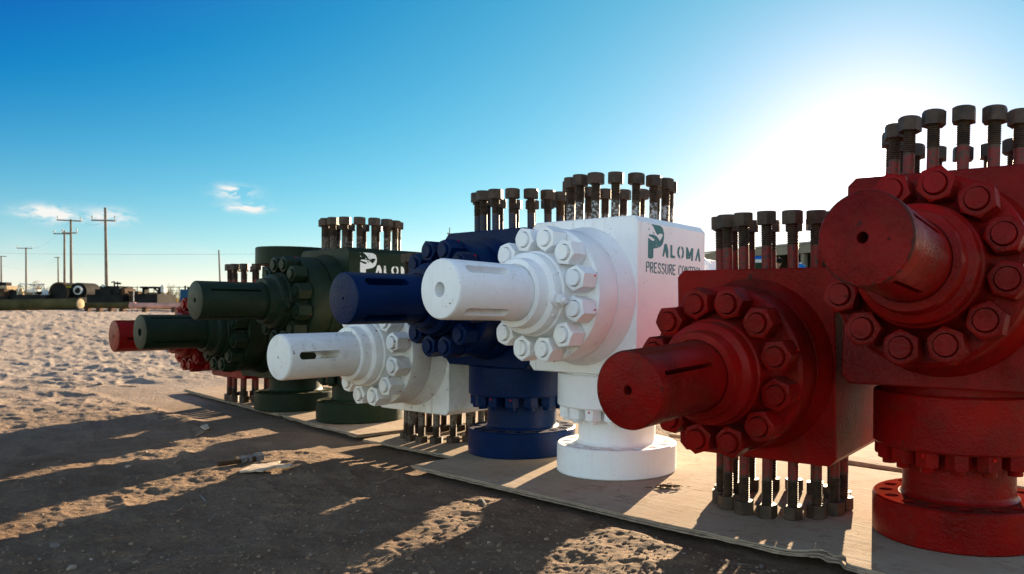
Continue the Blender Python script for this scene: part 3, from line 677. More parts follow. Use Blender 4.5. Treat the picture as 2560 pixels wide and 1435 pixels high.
M_GLASS = flat_mat('dull_glass', (0.35, 0.45, 0.55), 0.15, 0.1)

# ---- utility poles
def pole(x, y0, y1, d, label, arms, xb=None, rad=0.13, insul=True):
    xb = x if xb is None else xb
    top = px(x, y0, d); b0 = px(xb, y1, d); base = Vector((b0.x + (b0.x - top.x) * 0.0, d, gh(b0.x, d) - .3))
    root = empty('utility_pole', (base.x, base.y, base.z)); tag(root, label, 'utility pole', 'wooden utility poles along the far side of the yard')
    t = top - base
    m = MB(); m.tube((0, 0, 0), t, rad * .78, rad * .5, 12); link('shaft', m.mesh('shaft'), root, M_POLE)
    for (xa, xc, ya, slope) in arms:
        a = px(xa, ya - slope, d) - base; c = px(xc, ya + slope, d) - base; a.y -= rad + .06; c.y -= rad + .06
        m = MB(); e = (c - a); ln = e.length; M_ = Matrix.Translation(a) @ e.to_track_quat('X', 'Z').to_matrix().to_4x4()
        m.box(0, ln, -.05, .05, -.045, .045, M_); cr = link('crossarm', m.mesh('crossarm'), root, M_POLE)
        if insul:
            for f in (0.03, .97):
                q = a.lerp(c, f); m = MB(); m.lathe([(0.02, 0), (0.02, .1), (.07, .12), (.05, .2), (.02, .24), (0, .24)], 10, 'Z', Matrix.Translation(q + Vector((0, 0, .07))))
                link('insulator', m.mesh('insulator'), cr, M_WHITEP)
    return base, top
pole(263, 519, 720, 52, 'tallest utility pole, nearest, with one crossarm well below its top', [(234, 294, 552, .8)], 268, .14)
pole(177, 548, 725, 62, 'utility pole with a crossarm at its top and a second one lower down', [(147, 208, 552, 1.5), (160, 197, 583, 0)], 179, .14)
pole(161, 576, 725, 70, 'shorter utility pole just left of the double crossarm pole', [(138, 181, 585, .4)], 162, .14)
pole(65, 619, 728, 95, 'thin utility pole alone at the left with a crossarm on its top', [(46, 84, 621, .3)], 66, .15)
pole(145, 642, 728, 115, 'small faraway utility pole left of the pair with crossarms', [(138, 152, 644, .2)], 147, .15, False)
pole(3, 640, 728, 100, 'utility pole cut by the left edge of the picture', [(-12, 20, 641, .3)], 4, .15, False)
pole(547, 625, 735, 34, 'bare leaning post without crossarm right of the poles', [], 554, .055)
pole(1124, 569, 745, 60, 'short pole top showing above the blue valve', [(1119, 1126, 584, 0)], 1124, .07, False)
for a, b, sag, lab in (((-60, 632, 60), (900, 632, 40), .1, 'long level power line running across behind all the poles'), ((65, 619, 95), (177, 551, 62), .8, 'power line from the thin lone pole up to the double crossarm pole'), ((208, 553, 62), (264, 551, 52), .3, 'short power line between the double crossarm pole and the tallest pole'), ((4, 664, 100), (145, 648, 115), .8, 'lowest power line at the left, reaching the small faraway pole')):
    A, B = px(*a), px(*b); m = MB(); N = 14
    pts = [A.lerp(B, i / N) - Vector((0, 0, sag * 4 * (i / N) * (1 - i / N))) for i in range(N + 1)]
    for i in range(N): m.tube(pts[i], pts[i + 1], .0045, None, 4)
    o = link('power_line', m.mesh('power_line'), None, M_WIRE); tag(o, lab, 'cable', 'power lines between the poles')

# ---- fence
root = empty('wire_fence', tuple(px(330, 745, 42))); b0 = root.location.copy(); tag(root, 'low wire fence with thin posts behind the yard machinery', 'fence')
for i in range(15):
    x = 196 + i * 21; t = px(x, 716, 42); m = MB(); m.tube(t - b0, Vector((t.x, 42, gh(t.x, 42) - .2)) - b0, .022, None, 6); link('post', m.mesh('post'), root, M_BROWN)
for y, r_ in ((718, .016), (726, .006), (734, .006)):
    A, B = px(190, y, 42), px(500, y, 42); m = MB(); m.tube(A - b0, B - b0, r_, None, 5); link('rail' if r_ > .01 else 'wire', m.mesh('rail'), root, M_BROWN)
t = px(210, 730, 24); 
root = empty('marker_post', (px(334, 752, 26).x, 26, gh(px(334, 752, 26).x, 26))); tag(root, 'thin pale post standing behind the pink pipe', 'post')
m = MB(); m.tube((0, 0, -.1), (0, 0, px(334, 727, 26).z - root.location.z), .014, None, 8); link('shaft', m.mesh('shaft'), root, M_WHITEP)

# ---- pipes on the ground
def big_pipe(x0, x1, yc0, yc1, rad_px, d, mat, label, cap=None, legs=0, coll=None):
    A, B = px(x0, yc0, d), px(x1, yc1, d); rad = rad_px / 1993.3 * d
    zb = min(A.z, B.z) - rad
    root = empty('steel_pipe', ((A.x + B.x) / 2, d, zb)); tag(root, label, 'pipe', 'long pipes lying along the far edge of the yard'); o = root.location.copy()
    A -= o; B -= o
    m = MB(); e = B - A; T = Matrix.Translation(A) @ e.to_track_quat('Z', 'Y').to_matrix().to_4x4()
    m.lathe([(rad * .86, 0), (rad, 0), (rad, e.length), (rad * .86, e.length)], 32, 'Z', T, closed=True); link('tube', m.mesh('tube'), root, mat)
    if cap:
        m = MB(); m.lathe([(0, e.length + .005), (rad * .93, e.length + .005), (rad * .93, e.length + .04), (rad * .25, e.length + .06), (0, e.length + .06)], 32, 'Z', T); link('end_cap', m.mesh('end_cap'), root, cap)
    for f in ([.02, .98] if coll else []):
        m = MB(); m.lathe([(rad, e.length * f - .08), (rad * 1.2, e.length * f - .08), (rad * 1.2, e.length * f + .08), (rad, e.length * f + .08)], 32, 'Z', T, closed=True); link('collar', m.mesh('collar'), root, mat)
    for i in range(legs):
        q = A.lerp(B, (i + .5) / legs); m = MB(); m.box(q.x - .06, q.x + .06, q.y - rad, q.y + rad, -.35, q.z - rad * .6); link('support_block', m.mesh('support'), root, M_BROWN)
big_pipe(-420, 199, 768, 760, 14, 24.0, M_OLIVE, 'thick dark olive pipe with a round pale end cap, at the left edge', cap=M_TAN)
big_pipe(206, 322, 763, 763, 7, 25, M_OLIVE, 'shorter grey green pipe raised on low blocks, middle of the three', legs=4, coll=True)
big_pipe(327, 620, 764, 764, 7, 25, M_PINK, 'pinkish rusty pipe with a collar, right of the grey green pipe', legs=4, coll=True)
# grey rubble and weeds behind the pipes
def scatter(name, xs, ys, d0, d1, n, size, mat, label, cat, seed, tall=0.0):
    rr = random.Random(seed); m = MB()
    for i in range(n):
        d = rr.uniform(d0, d1); p = px(rr.uniform(*xs), 760, d); z = gh(p.x, d); s = size * rr.uniform(.5, 1.5)
        vs = [(p.x + s * rr.uniform(-.6, .6) * (1 if tall == 0 else .4) + dx * s, p.y + dy * s, z + dz * s * (1 if tall == 0 else tall)) for dx, dy, dz in ((-1, -.6, -.2), (1, -.5, -.2), (.8, .7, -.2), (-.7, .8, -.2), (-.3, -.2, .8), (.4, .1, .6))]
        m.add(vs, [(0, 1, 5, 4), (1, 2, 5), (2, 3, 4, 5), (3, 0, 4)])
    o = link(name, m.mesh(name, smooth=False), None, mat); tag(o, label, cat, kind='stuff')
scatter('rubble', (190, 480), (750, 758), 25.6, 28, 500, .055, flat_mat('rubble', (0.24, 0.22, 0.20), .9, .4, 6), 'grey rubble heaped behind the pipes', 'rubble', 3)

# ---- dry grass and bare shrubs
def grass(name, x0, x1, d0, d1, n, hgt, mat, label, seed):
    rr = np.random.default_rng(seed); d = rr.uniform(d0, d1, n); xx = (rr.uniform(x0, x1, n) - 1591.9) / 1993.3 * d
    z = terrain(xx, d); h = hgt * rr.uniform(.4, 1.3, n); w = rr.uniform(.02, .05, n); lx = rr.normal(0, .12, n); a = rr.uniform(0, 3.14, n)
    v = np.stack([np.stack([xx - w * np.cos(a), d - w * np.sin(a), z - .05], -1), np.stack([xx + w * np.cos(a), d + w * np.sin(a), z - .05], -1), np.stack([xx + lx, d + rr.normal(0, .1, n), z + h], -1)], 1).reshape(-1, 3)
    me = bpy.data.meshes.new(name); me.from_pydata(v.tolist(), [], np.arange(3 * n).reshape(-1, 3).tolist()); o = link(name, me, None, mat); tag(o, label, 'grass', kind='stuff')
M_STRAW = flat_mat('dry_straw', (0.36, 0.25, 0.09), .9, .35, 1.2)
grass('dry_grass', -60, 700, 44, 60, 26000, .62, M_STRAW, 'pale yellow dry grass beyond the fence', 4)
M_TWIG = flat_mat('bare_twigs', (0.20, 0.13, 0.085), .9, .3, 3); M_TWIGL = flat_mat('sparse_dry_leaves', (0.22, 0.14, 0.06), .9, .4, 3)
def shrub(x, ytop, wpx, d, label, seed, leafy=.5):
    rr = random.Random(seed); top = px(x, ytop, d); z = gh(top.x, d); H = top.z - z; Wd = wpx / 1993.3 * d / 2
    root = empty('bare_shrub', (top.x, d, z)); tag(root, label, 'shrub', 'leafless shrubs beyond the yard')
    tw = MB(); lf = MB()
    for i in range(46):
        a = rr.uniform(0, 6.28); sp = rr.uniform(.1, 1) * Wd
        p0 = Vector((rr.uniform(-.1, .1), rr.uniform(-.1, .1), 0)); p1 = Vector((math.cos(a) * sp * .5, math.sin(a) * sp * .5, H * rr.uniform(.35, .6))); p2 = Vector((math.cos(a) * sp, math.sin(a) * sp, H * rr.uniform(.6, 1) * (1 - .35 * sp / Wd)))
        tw.tube(p0, p1, .02, .014, 4); tw.tube(p1, p2, .012, .006, 3)
        for j in range(7):
            q = p1.lerp(p2, rr.random()); e = q + Vector((rr.uniform(-.3, .3), rr.uniform(-.3, .3), rr.uniform(0, .4))) * .6 * Wd * .5; tw.tube(q, e, .007, .003, 3)
            if rr.random() < leafy:
                for k in range(5):
                    c = q.lerp(e, rr.random()) + Vector((rr.uniform(-.08, .08),) * 3); s = .035
                    lf.add([tuple(c + Vector((rr.uniform(-s, s), rr.uniform(-s, s), rr.uniform(-s, s)))) for _ in range(3)], [(0, 1, 2)])
    link('branches', tw.mesh('branches'), root, M_TWIG)
    if lf.v: link('leaves', lf.mesh('leaves', smooth=False), root, M_TWIGL)
for a in ((52, 700, 52, 52, 'rounded bare shrub behind the dark machine at the left edge', 1), (92, 693, 60, 56, 'tallest rust coloured shrub behind the white framed rack', 2, .8), (137, 708, 40, 54, 'small shrub between the two left drums and the rack', 3),
          (222, 703, 62, 50, 'wispy bare shrub right of the drum with the white face', 4, .2), (425, 706, 70, 55, 'wispy shrub behind the frame with the diagonal brace', 5, .3), (640, 706, 80, 60, 'bare shrub mostly hidden by the green valves', 6, .3)):
    shrub(*a)

# ---- yard machinery, all far off and backlit
def mach(name, x, d, label, cat):
    p = px(x, 750, d); root = empty(name, (p.x, d, gh(p.x, d))); tag(root, label, cat); return root
def pxbox(root, nm, mat, x0, x1, y0, y1, d, dep, bev=True, tilt=0):
    A = px(x0, y1, d); B = px(x1, y0, d); o = root.location; m = MB()
    z0 = A.z - o.z; 
    m.box(A.x - o.x, B.x - o.x, d - o.y - dep / 2, d - o.y + dep / 2, z0, B.z - o.z); return link(nm, m.mesh(nm), root, mat)
def pxtube(root, nm, mat, pts, r_px, d, dy=0.0, seg=8):
    m = MB(); o = root.location
    P = [px(x, y, d) - o + Vector((0, dy, 0)) for x, y in pts]
    for a, b in zip(P, P[1:]): m.tube(a, b, r_px / 1993.3 * d, None, seg)
    return link(nm, m.mesh(nm), root, mat)
def pxdisc(root, nm, mat, x, y, r_px, d, th, dy=0.0, hole=0.0, ang=0, seg=28):
    m = MB(); o = root.location; c = px(x, y, d) - o + Vector((0, dy, 0)); r = r_px / 1993.3 * d
    T = Matrix.Translation(c) @ Matrix.Rotation(R(ang), 4, 'Z')
    if hole > 0: m.lathe([(r * hole, -th / 2), (r, -th / 2), (r, th / 2), (r * hole, th / 2)], seg, 'Y', T, closed=True)
    else: m.lathe([(0, -th / 2), (r, -th / 2), (r, th / 2), (0, th / 2)], seg, 'Y', T)
    return link(nm, m.mesh(nm), root, mat)
d = 33
g = mach('engine_skid', 15, d, 'dark engine on a skid at the left edge with a pale hood', 'machine')
pxbox(g, 'skid_frame', M_DARK, -25, 48, 742, 768, d, 1.2); pxbox(g, 'engine_block', M_BROWN, -20, 30, 722, 744, d, .8); pxbox(g, 'hood', M_TAN, 12, 31, 715, 724, d, .6)
pxtube(g, 'exhaust', M_DARK, [(-2, 724), (-2, 707), (14, 708)], 2, d); pxbox(g, 'air_filter', M_DARK, 4, 22, 706, 714, d, .3); pxdisc(g, 'pulley', M_DARK, 38, 738, 12, d, .3); pxtube(g, 'pipe', M_DARK, [(30, 724), (44, 736)], 1.5, d)
g = mach('spool', 49, d, 'tan cone shaped spool right of the dark engine skid', 'spool')
m = MB(); c = px(49, 740, d) - g.location; m.lathe([(.0, -.5), (.28, -.5), (.10, .3), (.0, .3)], 20, 'X' if False else 'Z', Matrix.Translation(c)); link('cone', m.mesh('cone'), g, M_TAN); pxdisc(g, 'rim', M_BROWN, 49, 752, 8, d, .1)
g = mach('pipe_rack', 108, d, 'low rack with white bent tube hoops and pale tanks inside', 'rack')
pxbox(g, 'deck', M_DARK, 62, 152, 738, 768, d, 1.6); pxtube(g, 'hoop', M_WHITEP, [(73, 738), (74, 716), (78, 711), (108, 712), (111, 718), (112, 738)], 1.1, d, -.6)
pxtube(g, 'hoop', M_WHITEP, [(112, 738), (113, 717), (118, 712), (132, 713), (137, 718), (139, 738)], 1.6, d, -.6); pxtube(g, 'rail', M_DARK, [(74, 712), (110, 711)], 1.6, d, 0)
pxbox(g, 'tank', M_WHITEP, 80, 108, 724, 738, d, .6); pxbox(g, 'tank', M_GLASS, 116, 134, 725, 738, d, .6); pxdisc(g, 'wheel', M_DARK, 130, 733, 3.5, d, .15, -.7, ang=90); pxbox(g, 'rail', M_TAN, 74, 112, 731, 734, d, 1.3)
g = mach('hose_reel', 168, d, 'black hose reel with a yellow stripe, arched top', 'reel')
pxdisc(g, 'drum', M_DARK, 168, 731, 24, d, .9, 0); pxdisc(g, 'rim', M_BROWN, 168, 731, 25, d, .06, -.45, .86); pxbox(g, 'stripe', M_YEL, 165, 178, 715, 719, d - .5, .03); pxbox(g, 'stand', M_DARK, 148, 188, 748, 768, d, 1.1)
g = mach('hose_reel', 203, d, 'black hose reel with a round white ring on its face', 'reel')
pxdisc(g, 'drum', M_DARK, 201, 729, 22, d, .9, .3); pxdisc(g, 'face_ring', M_WHITEP, 208, 726, 11, d, .06, -.3, .62); pxbox(g, 'stand', M_DARK, 186, 219, 744, 768, d, 1.0); pxdisc(g, 'hub', M_DARK, 208, 728, 6, d, .1, -.32)
g = mach('pump_skid', 290, d, 'dark pump unit with a round white lamp and upright fittings', 'machine')
pxbox(g, 'skid_frame', M_DARK, 246, 334, 738, 768, d, 1.4); pxbox(g, 'housing', M_DARK, 268, 316, 716, 740, d, .9); pxbox(g, 'radiator', M_DARK, 262, 300, 724, 740, d, 1.2); pxbox(g, 'engine', M_BROWN, 314, 326, 722, 740, d, .7)
pxdisc(g, 'lamp', M_WHITEP, 283, 715, 3.4, d, .1, -.6); pxtube(g, 'fitting', M_DARK, [(286, 718), (286, 704), (279, 706)], 1.6, d); pxtube(g, 'fitting', M_BROWN, [(294, 717), (294, 704)], 1.4, d); pxtube(g, 'handwheel', M_DARK, [(288, 708), (302, 709)], 2.2, d); pxtube(g, 'pipe', M_BROWN, [(302, 716), (312, 720), (324, 728)], 1.6, d)
pxtube(g, 'pipe', M_TAN, [(312, 724), (320, 716), (324, 724)], 1.2, d)
g = mach('tool_box', 346, d, 'small dark brown box between the pump unit and the braced frame', 'box')
pxbox(g, 'body', M_BROWN, 335, 354, 731, 768, d, .7); pxbox(g, 'lid', M_BROWN, 334, 355, 728.5, 731, d, .76)
g = mach('braced_frame', 388, d, 'dark frame with a diagonal brace and a pale post on its right', 'frame')
pxbox(g, 'deck', M_DARK, 360, 417, 736, 768, d, 1.3); pxbox(g, 'post', M_DARK, 361, 367, 719, 737, d, .3); pxbox(g, 'top_beam', M_DARK, 360, 404, 717, 721, d, .5); pxtube(g, 'brace', M_DARK, [(384, 719), (403, 736)], 2.2, d); pxbox(g, 'post', M_WHITEP, 405, 414, 719, 731, d, .25); pxbox(g, 'post', M_DARK, 400, 406, 719, 737, d, .3)
pxbox(g, 'mesh_panel', M_TAN, 367, 401, 731, 737, d + .3, .05); pxdisc(g, 'cap', M_WHITEP, 409, 716, 4, d, .2)
g = mach('blue_pump', 470, d, 'small dark blue pump behind the far red bolts', 'pump')
pxbox(g, 'body', flat_mat('dark_blue_paint', (0.02, 0.06, 0.12), .5, .3), 460, 482, 724, 768, d, .6); pxtube(g, 'valve', M_DARK, [(463, 726), (463, 714)], 2, d); pxtube(g, 'valve', M_DARK, [(472, 726), (472, 717)], 3, d)
# low dark equipment running on behind the valves' gap
for i, (xa, xb, yt) in enumerate(((-160, -60, 712), (500, 545, 734))):
    g = mach('storage_crate', (xa + xb) / 2, d + 1, ['dark crate beyond the left edge', 'low dark crate behind the far red valve'][i], 'crate'); pxbox(g, 'body', M_BROWN, xa, xb, yt, 768, d + 1, 1.0); pxbox(g, 'lid', M_DARK, xa - 1, xb + 1, yt - 3, yt, d + 1, 1.1)

# ---- open shed at the right
def shed():
    A = px(1779, 629, 28); B = px(2330, 594, 20.0); o = Vector((A.x, A.y, gh(A.x, A.y))); e = Vector((B.x - A.x, B.y - A.y, 0)); L = e.length; rz = math.atan2(e.y, e.x)
    root = empty('open_shed', tuple(o), rz); tag(root, 'long low open fronted shed with a pale fascia behind the red valves', 'shed')
    zt = A.z - o.z; grey = flat_mat('shed_fascia', (0.20, 0.175, 0.13), .7, .15, 2); wall = flat_mat('shed_wall_sheet', (0.135, 0.13, 0.10), .75, .15, 2); rf = flat_mat('shed_roof_sheet', (0.3, 0.28, 0.24), .6, .1)
    zf = zt - .33
    m = MB(); m.add([(-.3, -.15, zt), (L + .3, -.15, zt), (L + .3, 5.4, zt + .5), (-.3, 5.4, zt + .5), (-.3, -.15, zt - .05), (L + .3, -.15, zt - .05), (L + .3, 5.4, zt + .45), (-.3, 5.4, zt + .45)], [(0,1,2,3),(7,6,5,4),(0,4,5,1),(1,5,6,2),(2,6,7,3),(3,7,4,0)]); link('roof', m.mesh('roof'), root, rf)
    m = MB(); m.box(-.25, L + .25, -.12, -.05, zf, zt - .06); link('fascia', m.mesh('fascia'), root, grey)
    n = 14; w = L / n
    for i in range(n):
        m = MB(); m.box(i * w + .01, (i + 1) * w - .01, 5.0 + (.02 if i % 2 else 0), 5.06 + (.02 if i % 2 else 0), -.3, zt + .4); link('wall_panel', m.mesh('wall_panel'), root, wall)
    for s, x in ((0, 0), (1, L)):
        for k in range(5): 
            m = MB(); m.box(x - .03 + .015 * (k % 2), x + .03 + .015 * (k % 2), k * 1.0 + .005, k * 1.0 + .995, -.3, zt - .06 + k * .09); link('wall_panel', m.mesh('wall_panel'), root, wall)
    for i in range(5):
        m = MB(); m.box(i * L / 4 - .07, i * L / 4 + .07, -.04, .1, -.3, zf + .2); link('post', m.mesh('post'), root, grey)
shed()
g = mach('forklift', 1893, 19.0, 'dark forklift with a blue and white hood in front of the shed', 'forklift'); d = 19.0
pxbox(g, 'chassis', M_DARK, 1872, 1922, 676, 760, d, 1.3); pxbox(g, 'counterweight', flat_mat('dark_green_paint', (0.02, 0.035, 0.02), .6, .3), 1880, 1915, 660, 676, d, 1.1)
pxbox(g, 'hood', M_WHITEP, 1884, 1899, 650, 661, d, .6); pxbox(g, 'cab_stripe', flat_mat('blue_enamel', (0.01, 0.10, 0.40), .4, .2), 1883, 1900, 643, 650, d, .62); pxtube(g, 'roof_post', M_DARK, [(1880, 676), (1880, 640)], .8, d); pxtube(g, 'roof_post', M_DARK, [(1913, 676), (1913, 640)], .8, d); pxtube(g, 'guard_bar', M_DARK, [(1878, 640), (1915, 640)], 1.2, d)
for x in (1880, 1914): pxdisc(g, 'wheel', M_DARK, x, 765, 26, d, .35, -.6, ang=90)
for k, (x, y, lab) in enumerate(((2001, 660, 'blue drum with a white lid standing on the bench by the shed, left one'), (2011, 664, 'small white topped blue can, right of the blue drum'))):
    dd = 17.5; r = (7 if k == 0 else 3.5) / 1993.3 * dd; c = px(x, y, dd); root = empty('drum', (c.x, dd, px(x, 678, dd).z)); tag(root, lab, 'drum')
    h = c.z - root.location.z; m = MB(); m.lathe([(0, 0), (r, 0), (r * 1.03, h * .3), (r, h * .34), (r * 1.03, h * .66), (r, h * .7), (r, h), (0, h)], 24); link('body', m.mesh('body'), root, flat_mat('drum_blue', (0.01, 0.13, 0.42), .4, .2))
    m = MB(); m.lathe([(0, h), (r * .5, h), (r * .5, h + r * .5), (0, h + r * .5)], 20); link('lid', m.mesh('lid'), root, M_WHITEP)
root = empty('work_bench', (px(2000, 678, 17.5).x, 17.5, gh(px(2000, 678, 17.5).x, 17.5))); tag(root, 'plain bench carrying the blue drum in front of the shed', 'bench')
zt = px(2000, 678, 17.5).z - root.location.z; m = MB(); m.box(-.5, .5, -.25, .25, zt - .04, zt - .002); link('bench_top', m.mesh('top'), root, M_BROWN)
for sx in (-.45, .45):
    for sy in (-.2, .2): m = MB(); m.box(sx - .03, sx + .03, sy - .03, sy + .03, -.1, zt - .04); link('leg', m.mesh('leg'), root, M_BROWN)

# ---- the man by the shed
def person():
    d = 18.5; top = px(1943, 645, d); gz = gh(top.x, d); H = top.z - gz; k = H / 1.82
    root = empty('person', (top.x, d, gz), R(14)); tag(root, 'person in a black knitted cap and brown jacket looking down', 'person')
    def skin(name, pts, edges, rad, mat, sub=2, parent=root, M=None):
        me = bpy.data.meshes.new(name); me.from_pydata([tuple(Vector(p) * k) for p in pts], edges, []); o = link(name, me, parent, mat, M)
        md = o.modifiers.new('skin', 'SKIN'); md.use_smooth_shade = True
        for v, r in zip(me.skin_vertices[0].data, rad): v.radius = (r[0] * k, r[1] * k) if isinstance(r, tuple) else (r * k, r * k)
        me.skin_vertices[0].data[0].use_root = True
        s = o.modifiers.new('sub', 'SUBSURF'); s.levels = sub; s.render_levels = sub; return o
    skinm = flat_mat('skin', (0.42, 0.22, 0.15), .55, .1, 20); jk = flat_mat('brown_jacket', (0.085, 0.062, 0.045), .85, .35, 14); tr = flat_mat('dark_trousers', (0.03, 0.032, 0.04), .85, .2, 10); cap = flat_mat('black_knit', (0.008, 0.008, 0.009), .95, .3, 60)
    P = [(0, 0, .95), (0, .01, 1.15), (0, 0, 1.38), (0, -.01, 1.50), (0, -.045, 1.585), (.10, 0, .90), (.115, -.02, .50), (.12, .02, .09), (.12, -.13, .045), (-.10, 0, .90), (-.115, -.02, .50), (-.12, .02, .09), (-.12, -.13, .045),
         (.17, 0, 1.42), (.24, -.02, 1.14), (.20, -.22, .98), (-.17, 0, 1.42), (-.24, -.02, 1.14), (-.20, -.22, .98)]
    E = [(0, 1), (1, 2), (2, 3), (3, 4), (0, 5), (5, 6), (6, 7), (7, 8), (0, 9), (9, 10), (10, 11), (11, 12), (2, 13), (13, 14), (14, 15), (2, 16), (16, 17), (17, 18)]
    rad = [(.15, .11), (.14, .10), (.17, .11), .058, .055, .085, .06, .042, .038, .085, .06, .042, .038, .062, .045, .034, .062, .045, .034]
    body = skin('body', P, E, rad, skinm)
    jp = [(0, 0, .90), (0, .01, 1.15), (0, 0, 1.38), (0, -.005, 1.47), (.17, 0, 1.42), (.24, -.02, 1.14), (.205, -.19, 1.0), (-.17, 0, 1.42), (-.24, -.02, 1.14), (-.205, -.19, 1.0)]
    skin('jacket', jp, [(0, 1), (1, 2), (2, 3), (2, 4), (4, 5), (5, 6), (2, 7), (7, 8), (8, 9)], [(.175, .13), (.165, .125), (.19, .13), (.085, .08), .08, .064, .05, .08, .064, .05], jk, 2, body)
    skin('trousers', [(0, 0, .95), (.10, 0, .88), (.115, -.02, .50), (.12, .02, .10), (-.10, 0, .88), (-.115, -.02, .50), (-.12, .02, .10)], [(0, 1), (1, 2), (2, 3), (0, 4), (4, 5), (5, 6)], [(.155, .115), .10, .075, .06, .10, .075, .06], tr, 2, body)
    # head: egg shape, nose, brows, ears, tipped forward
    m = MB(); prof = [(0.0, -.122), (.030, -.118), (.048, -.10), (.062, -.07), (.072, -.03), (.077, .01), (.078, .045), (.072, .08), (.055, .108), (.03, .121), (0, .125)]
    m.lathe([(r, z) for r, z in prof], 28); m.v = [(x, y * 1.22 - (.012 if y < 0 and z < -.05 else 0), z) for x, y, z in m.v]
    hm = m.mesh('head', 60); HM = Matrix.Translation(Vector((0, -.07, 1.69)) * k) @ Matrix.Rotation(R(22), 4, 'X') @ Matrix.Scale(k, 4)
    hd = link('head', hm, body, skinm, HM)
    # merge facial features in one mesh
    f = MB(); f.add([(-.014, -.090, -.035), (.014, -.090, -.035), (0, -.118, -.032), (0, -.094, .015)], [(0, 2, 3), (2, 1, 3), (0, 1, 2)])
    for s in (-1, 1): f.lathe([(0, -.006), (.012, -.004), (.018, .006), (.014, .018), (0, .02)], 8, 'Z', Matrix.Translation((s * .079, .005, -.02)) @ Matrix.Rotation(R(90), 4, 'X'))
    f.box(-.022, .022, -.0925, -.085, -.066, -.060)
    link('face', f.mesh('face'), body, skinm, HM)
    e = MB()
    for s in (-1, 1): e.lathe([(0, -.009), (.008, -.005), (.01, 0), (.008, .005), (0, .009)], 10, 'Z', Matrix.Translation((s * .030, -.088, .002)))
    link('eyes', e.mesh('eyes'), body, flat_mat('eye', (.05, .04, .03), .3, .1), HM)
    b = MB(); b.lathe([(.082, .018), (.086, .022), (.087, .055), (.083, .085), (.066, .118), (.035, .138), (0, .143)], 28); b.v = [(x, y * 1.2, z) for x, y, z in b.v]; link('knitted_cap', b.mesh('cap', 60), body, cap, HM)
    # hands with five fingers each
    for s in (-1, 1):
        base = Vector((s * .20, -.22, .98)); pts = [base, base + Vector((0, -.04, -.012)), base + Vector((0, -.085, -.022))]; ed = [(0, 1), (1, 2)]; rd = [(.030, .018), (.040, .017), (.040, .014)]
        for q, (ox, ln) in enumerate(((-.030, .062), (-.010, .074), (.010, .070), (.029, .055))):
            i0 = len(pts); a = base + Vector((ox, -.085, -.022)); pts += [a + Vector((0, -.01, 0)), a + Vector((0, -ln * .5, -.008)), a + Vector((0, -ln * .8, -ln * .35))]; ed += [(2, i0), (i0, i0 + 1), (i0 + 1, i0 + 2)]; rd += [.0095, .0085, .0075]
        i0 = len(pts); pts += [base + Vector((-s * .038, -.035, -.012)), base + Vector((-s * .058, -.07, -.025))]; ed += [(1, i0), (i0, i0 + 1)]; rd += [.012, .009]
        skin('hand', [tuple(p) for p in pts], ed, rd, skinm, 1, body)
    for s in (-1, 1):
        m = MB(); m.lathe([(0, 0), (.05, 0), (.052, .03), (.045, .07), (.035, .09), (0, .09)], 16); m.v = [(x + s * .12, y * 2.4 - .06, z) for x, y, z in m.v]; link('boot', m.mesh('boot', 50), body, M_BROWN, Matrix.Scale(k, 4))
person()

# ---- loose things on the ground
def rock_mesh(seed, sx, sy, sz):
    bm = bmesh.new(); bmesh.ops.create_icosphere(bm, subdivisions=2, radius=1); rr = random.Random(seed)
    cuts = [(Vector((rr.gauss(0, 1), rr.gauss(0, 1), rr.gauss(0, 1))).normalized(), rr.uniform(.55, .85)) for _ in range(9)]
    for v in bm.verts:
        for nrm, dd in cuts:
            q = v.co.dot(nrm)
            if q > dd: v.co -= nrm * (q - dd)
        v.co = Vector((v.co.x * sx, v.co.y * sy, v.co.z * sz)) * rr.uniform(.95, 1.05)
    me = bpy.data.meshes.new('rock'); bm.to_mesh(me); bm.free(); me.polygons.foreach_set('use_smooth', [True] * len(me.polygons)); me.set_sharp_from_angle(angle=R(28)); return me
M_ROCK = flat_mat('pale_stone', (0.33, 0.26, 0.20), .9, .3, 25); M_ROCKG = flat_mat('grey_stone', (0.16, 0.135, 0.115), .9, .3, 25)
STONES = [(137, 1365, 16, 'flat grey stone in the shade near the lower left corner'), (180, 1423, 15, 'pale stone at the bottom edge, near the left corner'), (320, 1169, 9, 'small tan stone in the lit strip at the left'), (100, 1404, 9, 'small stone left of the pale stone in the lower left corner'),
 (228, 1400, 7, 'small stone above and right of the pale one in the lower left corner'), (1481, 1358, 8, 'cream stone on the edge of the lit patch below the plywood'), (1902, 1416, 8, 'rounded stone under the plywood edge at the lower right'), (1500, 1357, 5, 'pebble beside the cream stone'),
 (925, 1103, 7, 'pale stone against the narrow plywood sheet corner'), (905, 1330, 8, 'grey stone in the shade left of the sunlit mounds'), (1230, 1320, 6, 'tan stone right of the sunlit mound'), (1222, 1357, 8, 'flat stone below the tan one, right of the mound'), (560, 1290, 5, 'pebble right of the splinter'),
 (727, 1187, 5, 'small stone beyond the scrap of board'), (430, 925, 7, 'dark lump on the pale yard near the red stem'), (250, 962, 9, 'long low clod casting a shadow on the bright yard'), (365, 1130, 5, 'small stone in the first shadow band'), (1100, 1232, 4, 'pebble in front of the large plywood sheet'), (600, 1368, 6, 'stone in the shade at the lower middle left'),
 (1010, 1240, 4, 'white pebble in the shade'), (1340, 1240, 6, 'grey stone just below the plywood edge'), (1620, 1345, 5, 'pebble right of the lit patch under the plywood'), (1710, 1385, 6, 'pale pebble close to the lower right lit patch'), (60, 1290, 6, 'stone near the left edge in the shade'), (420, 1400, 6, 'grey stone at the bottom, left of the middle')]
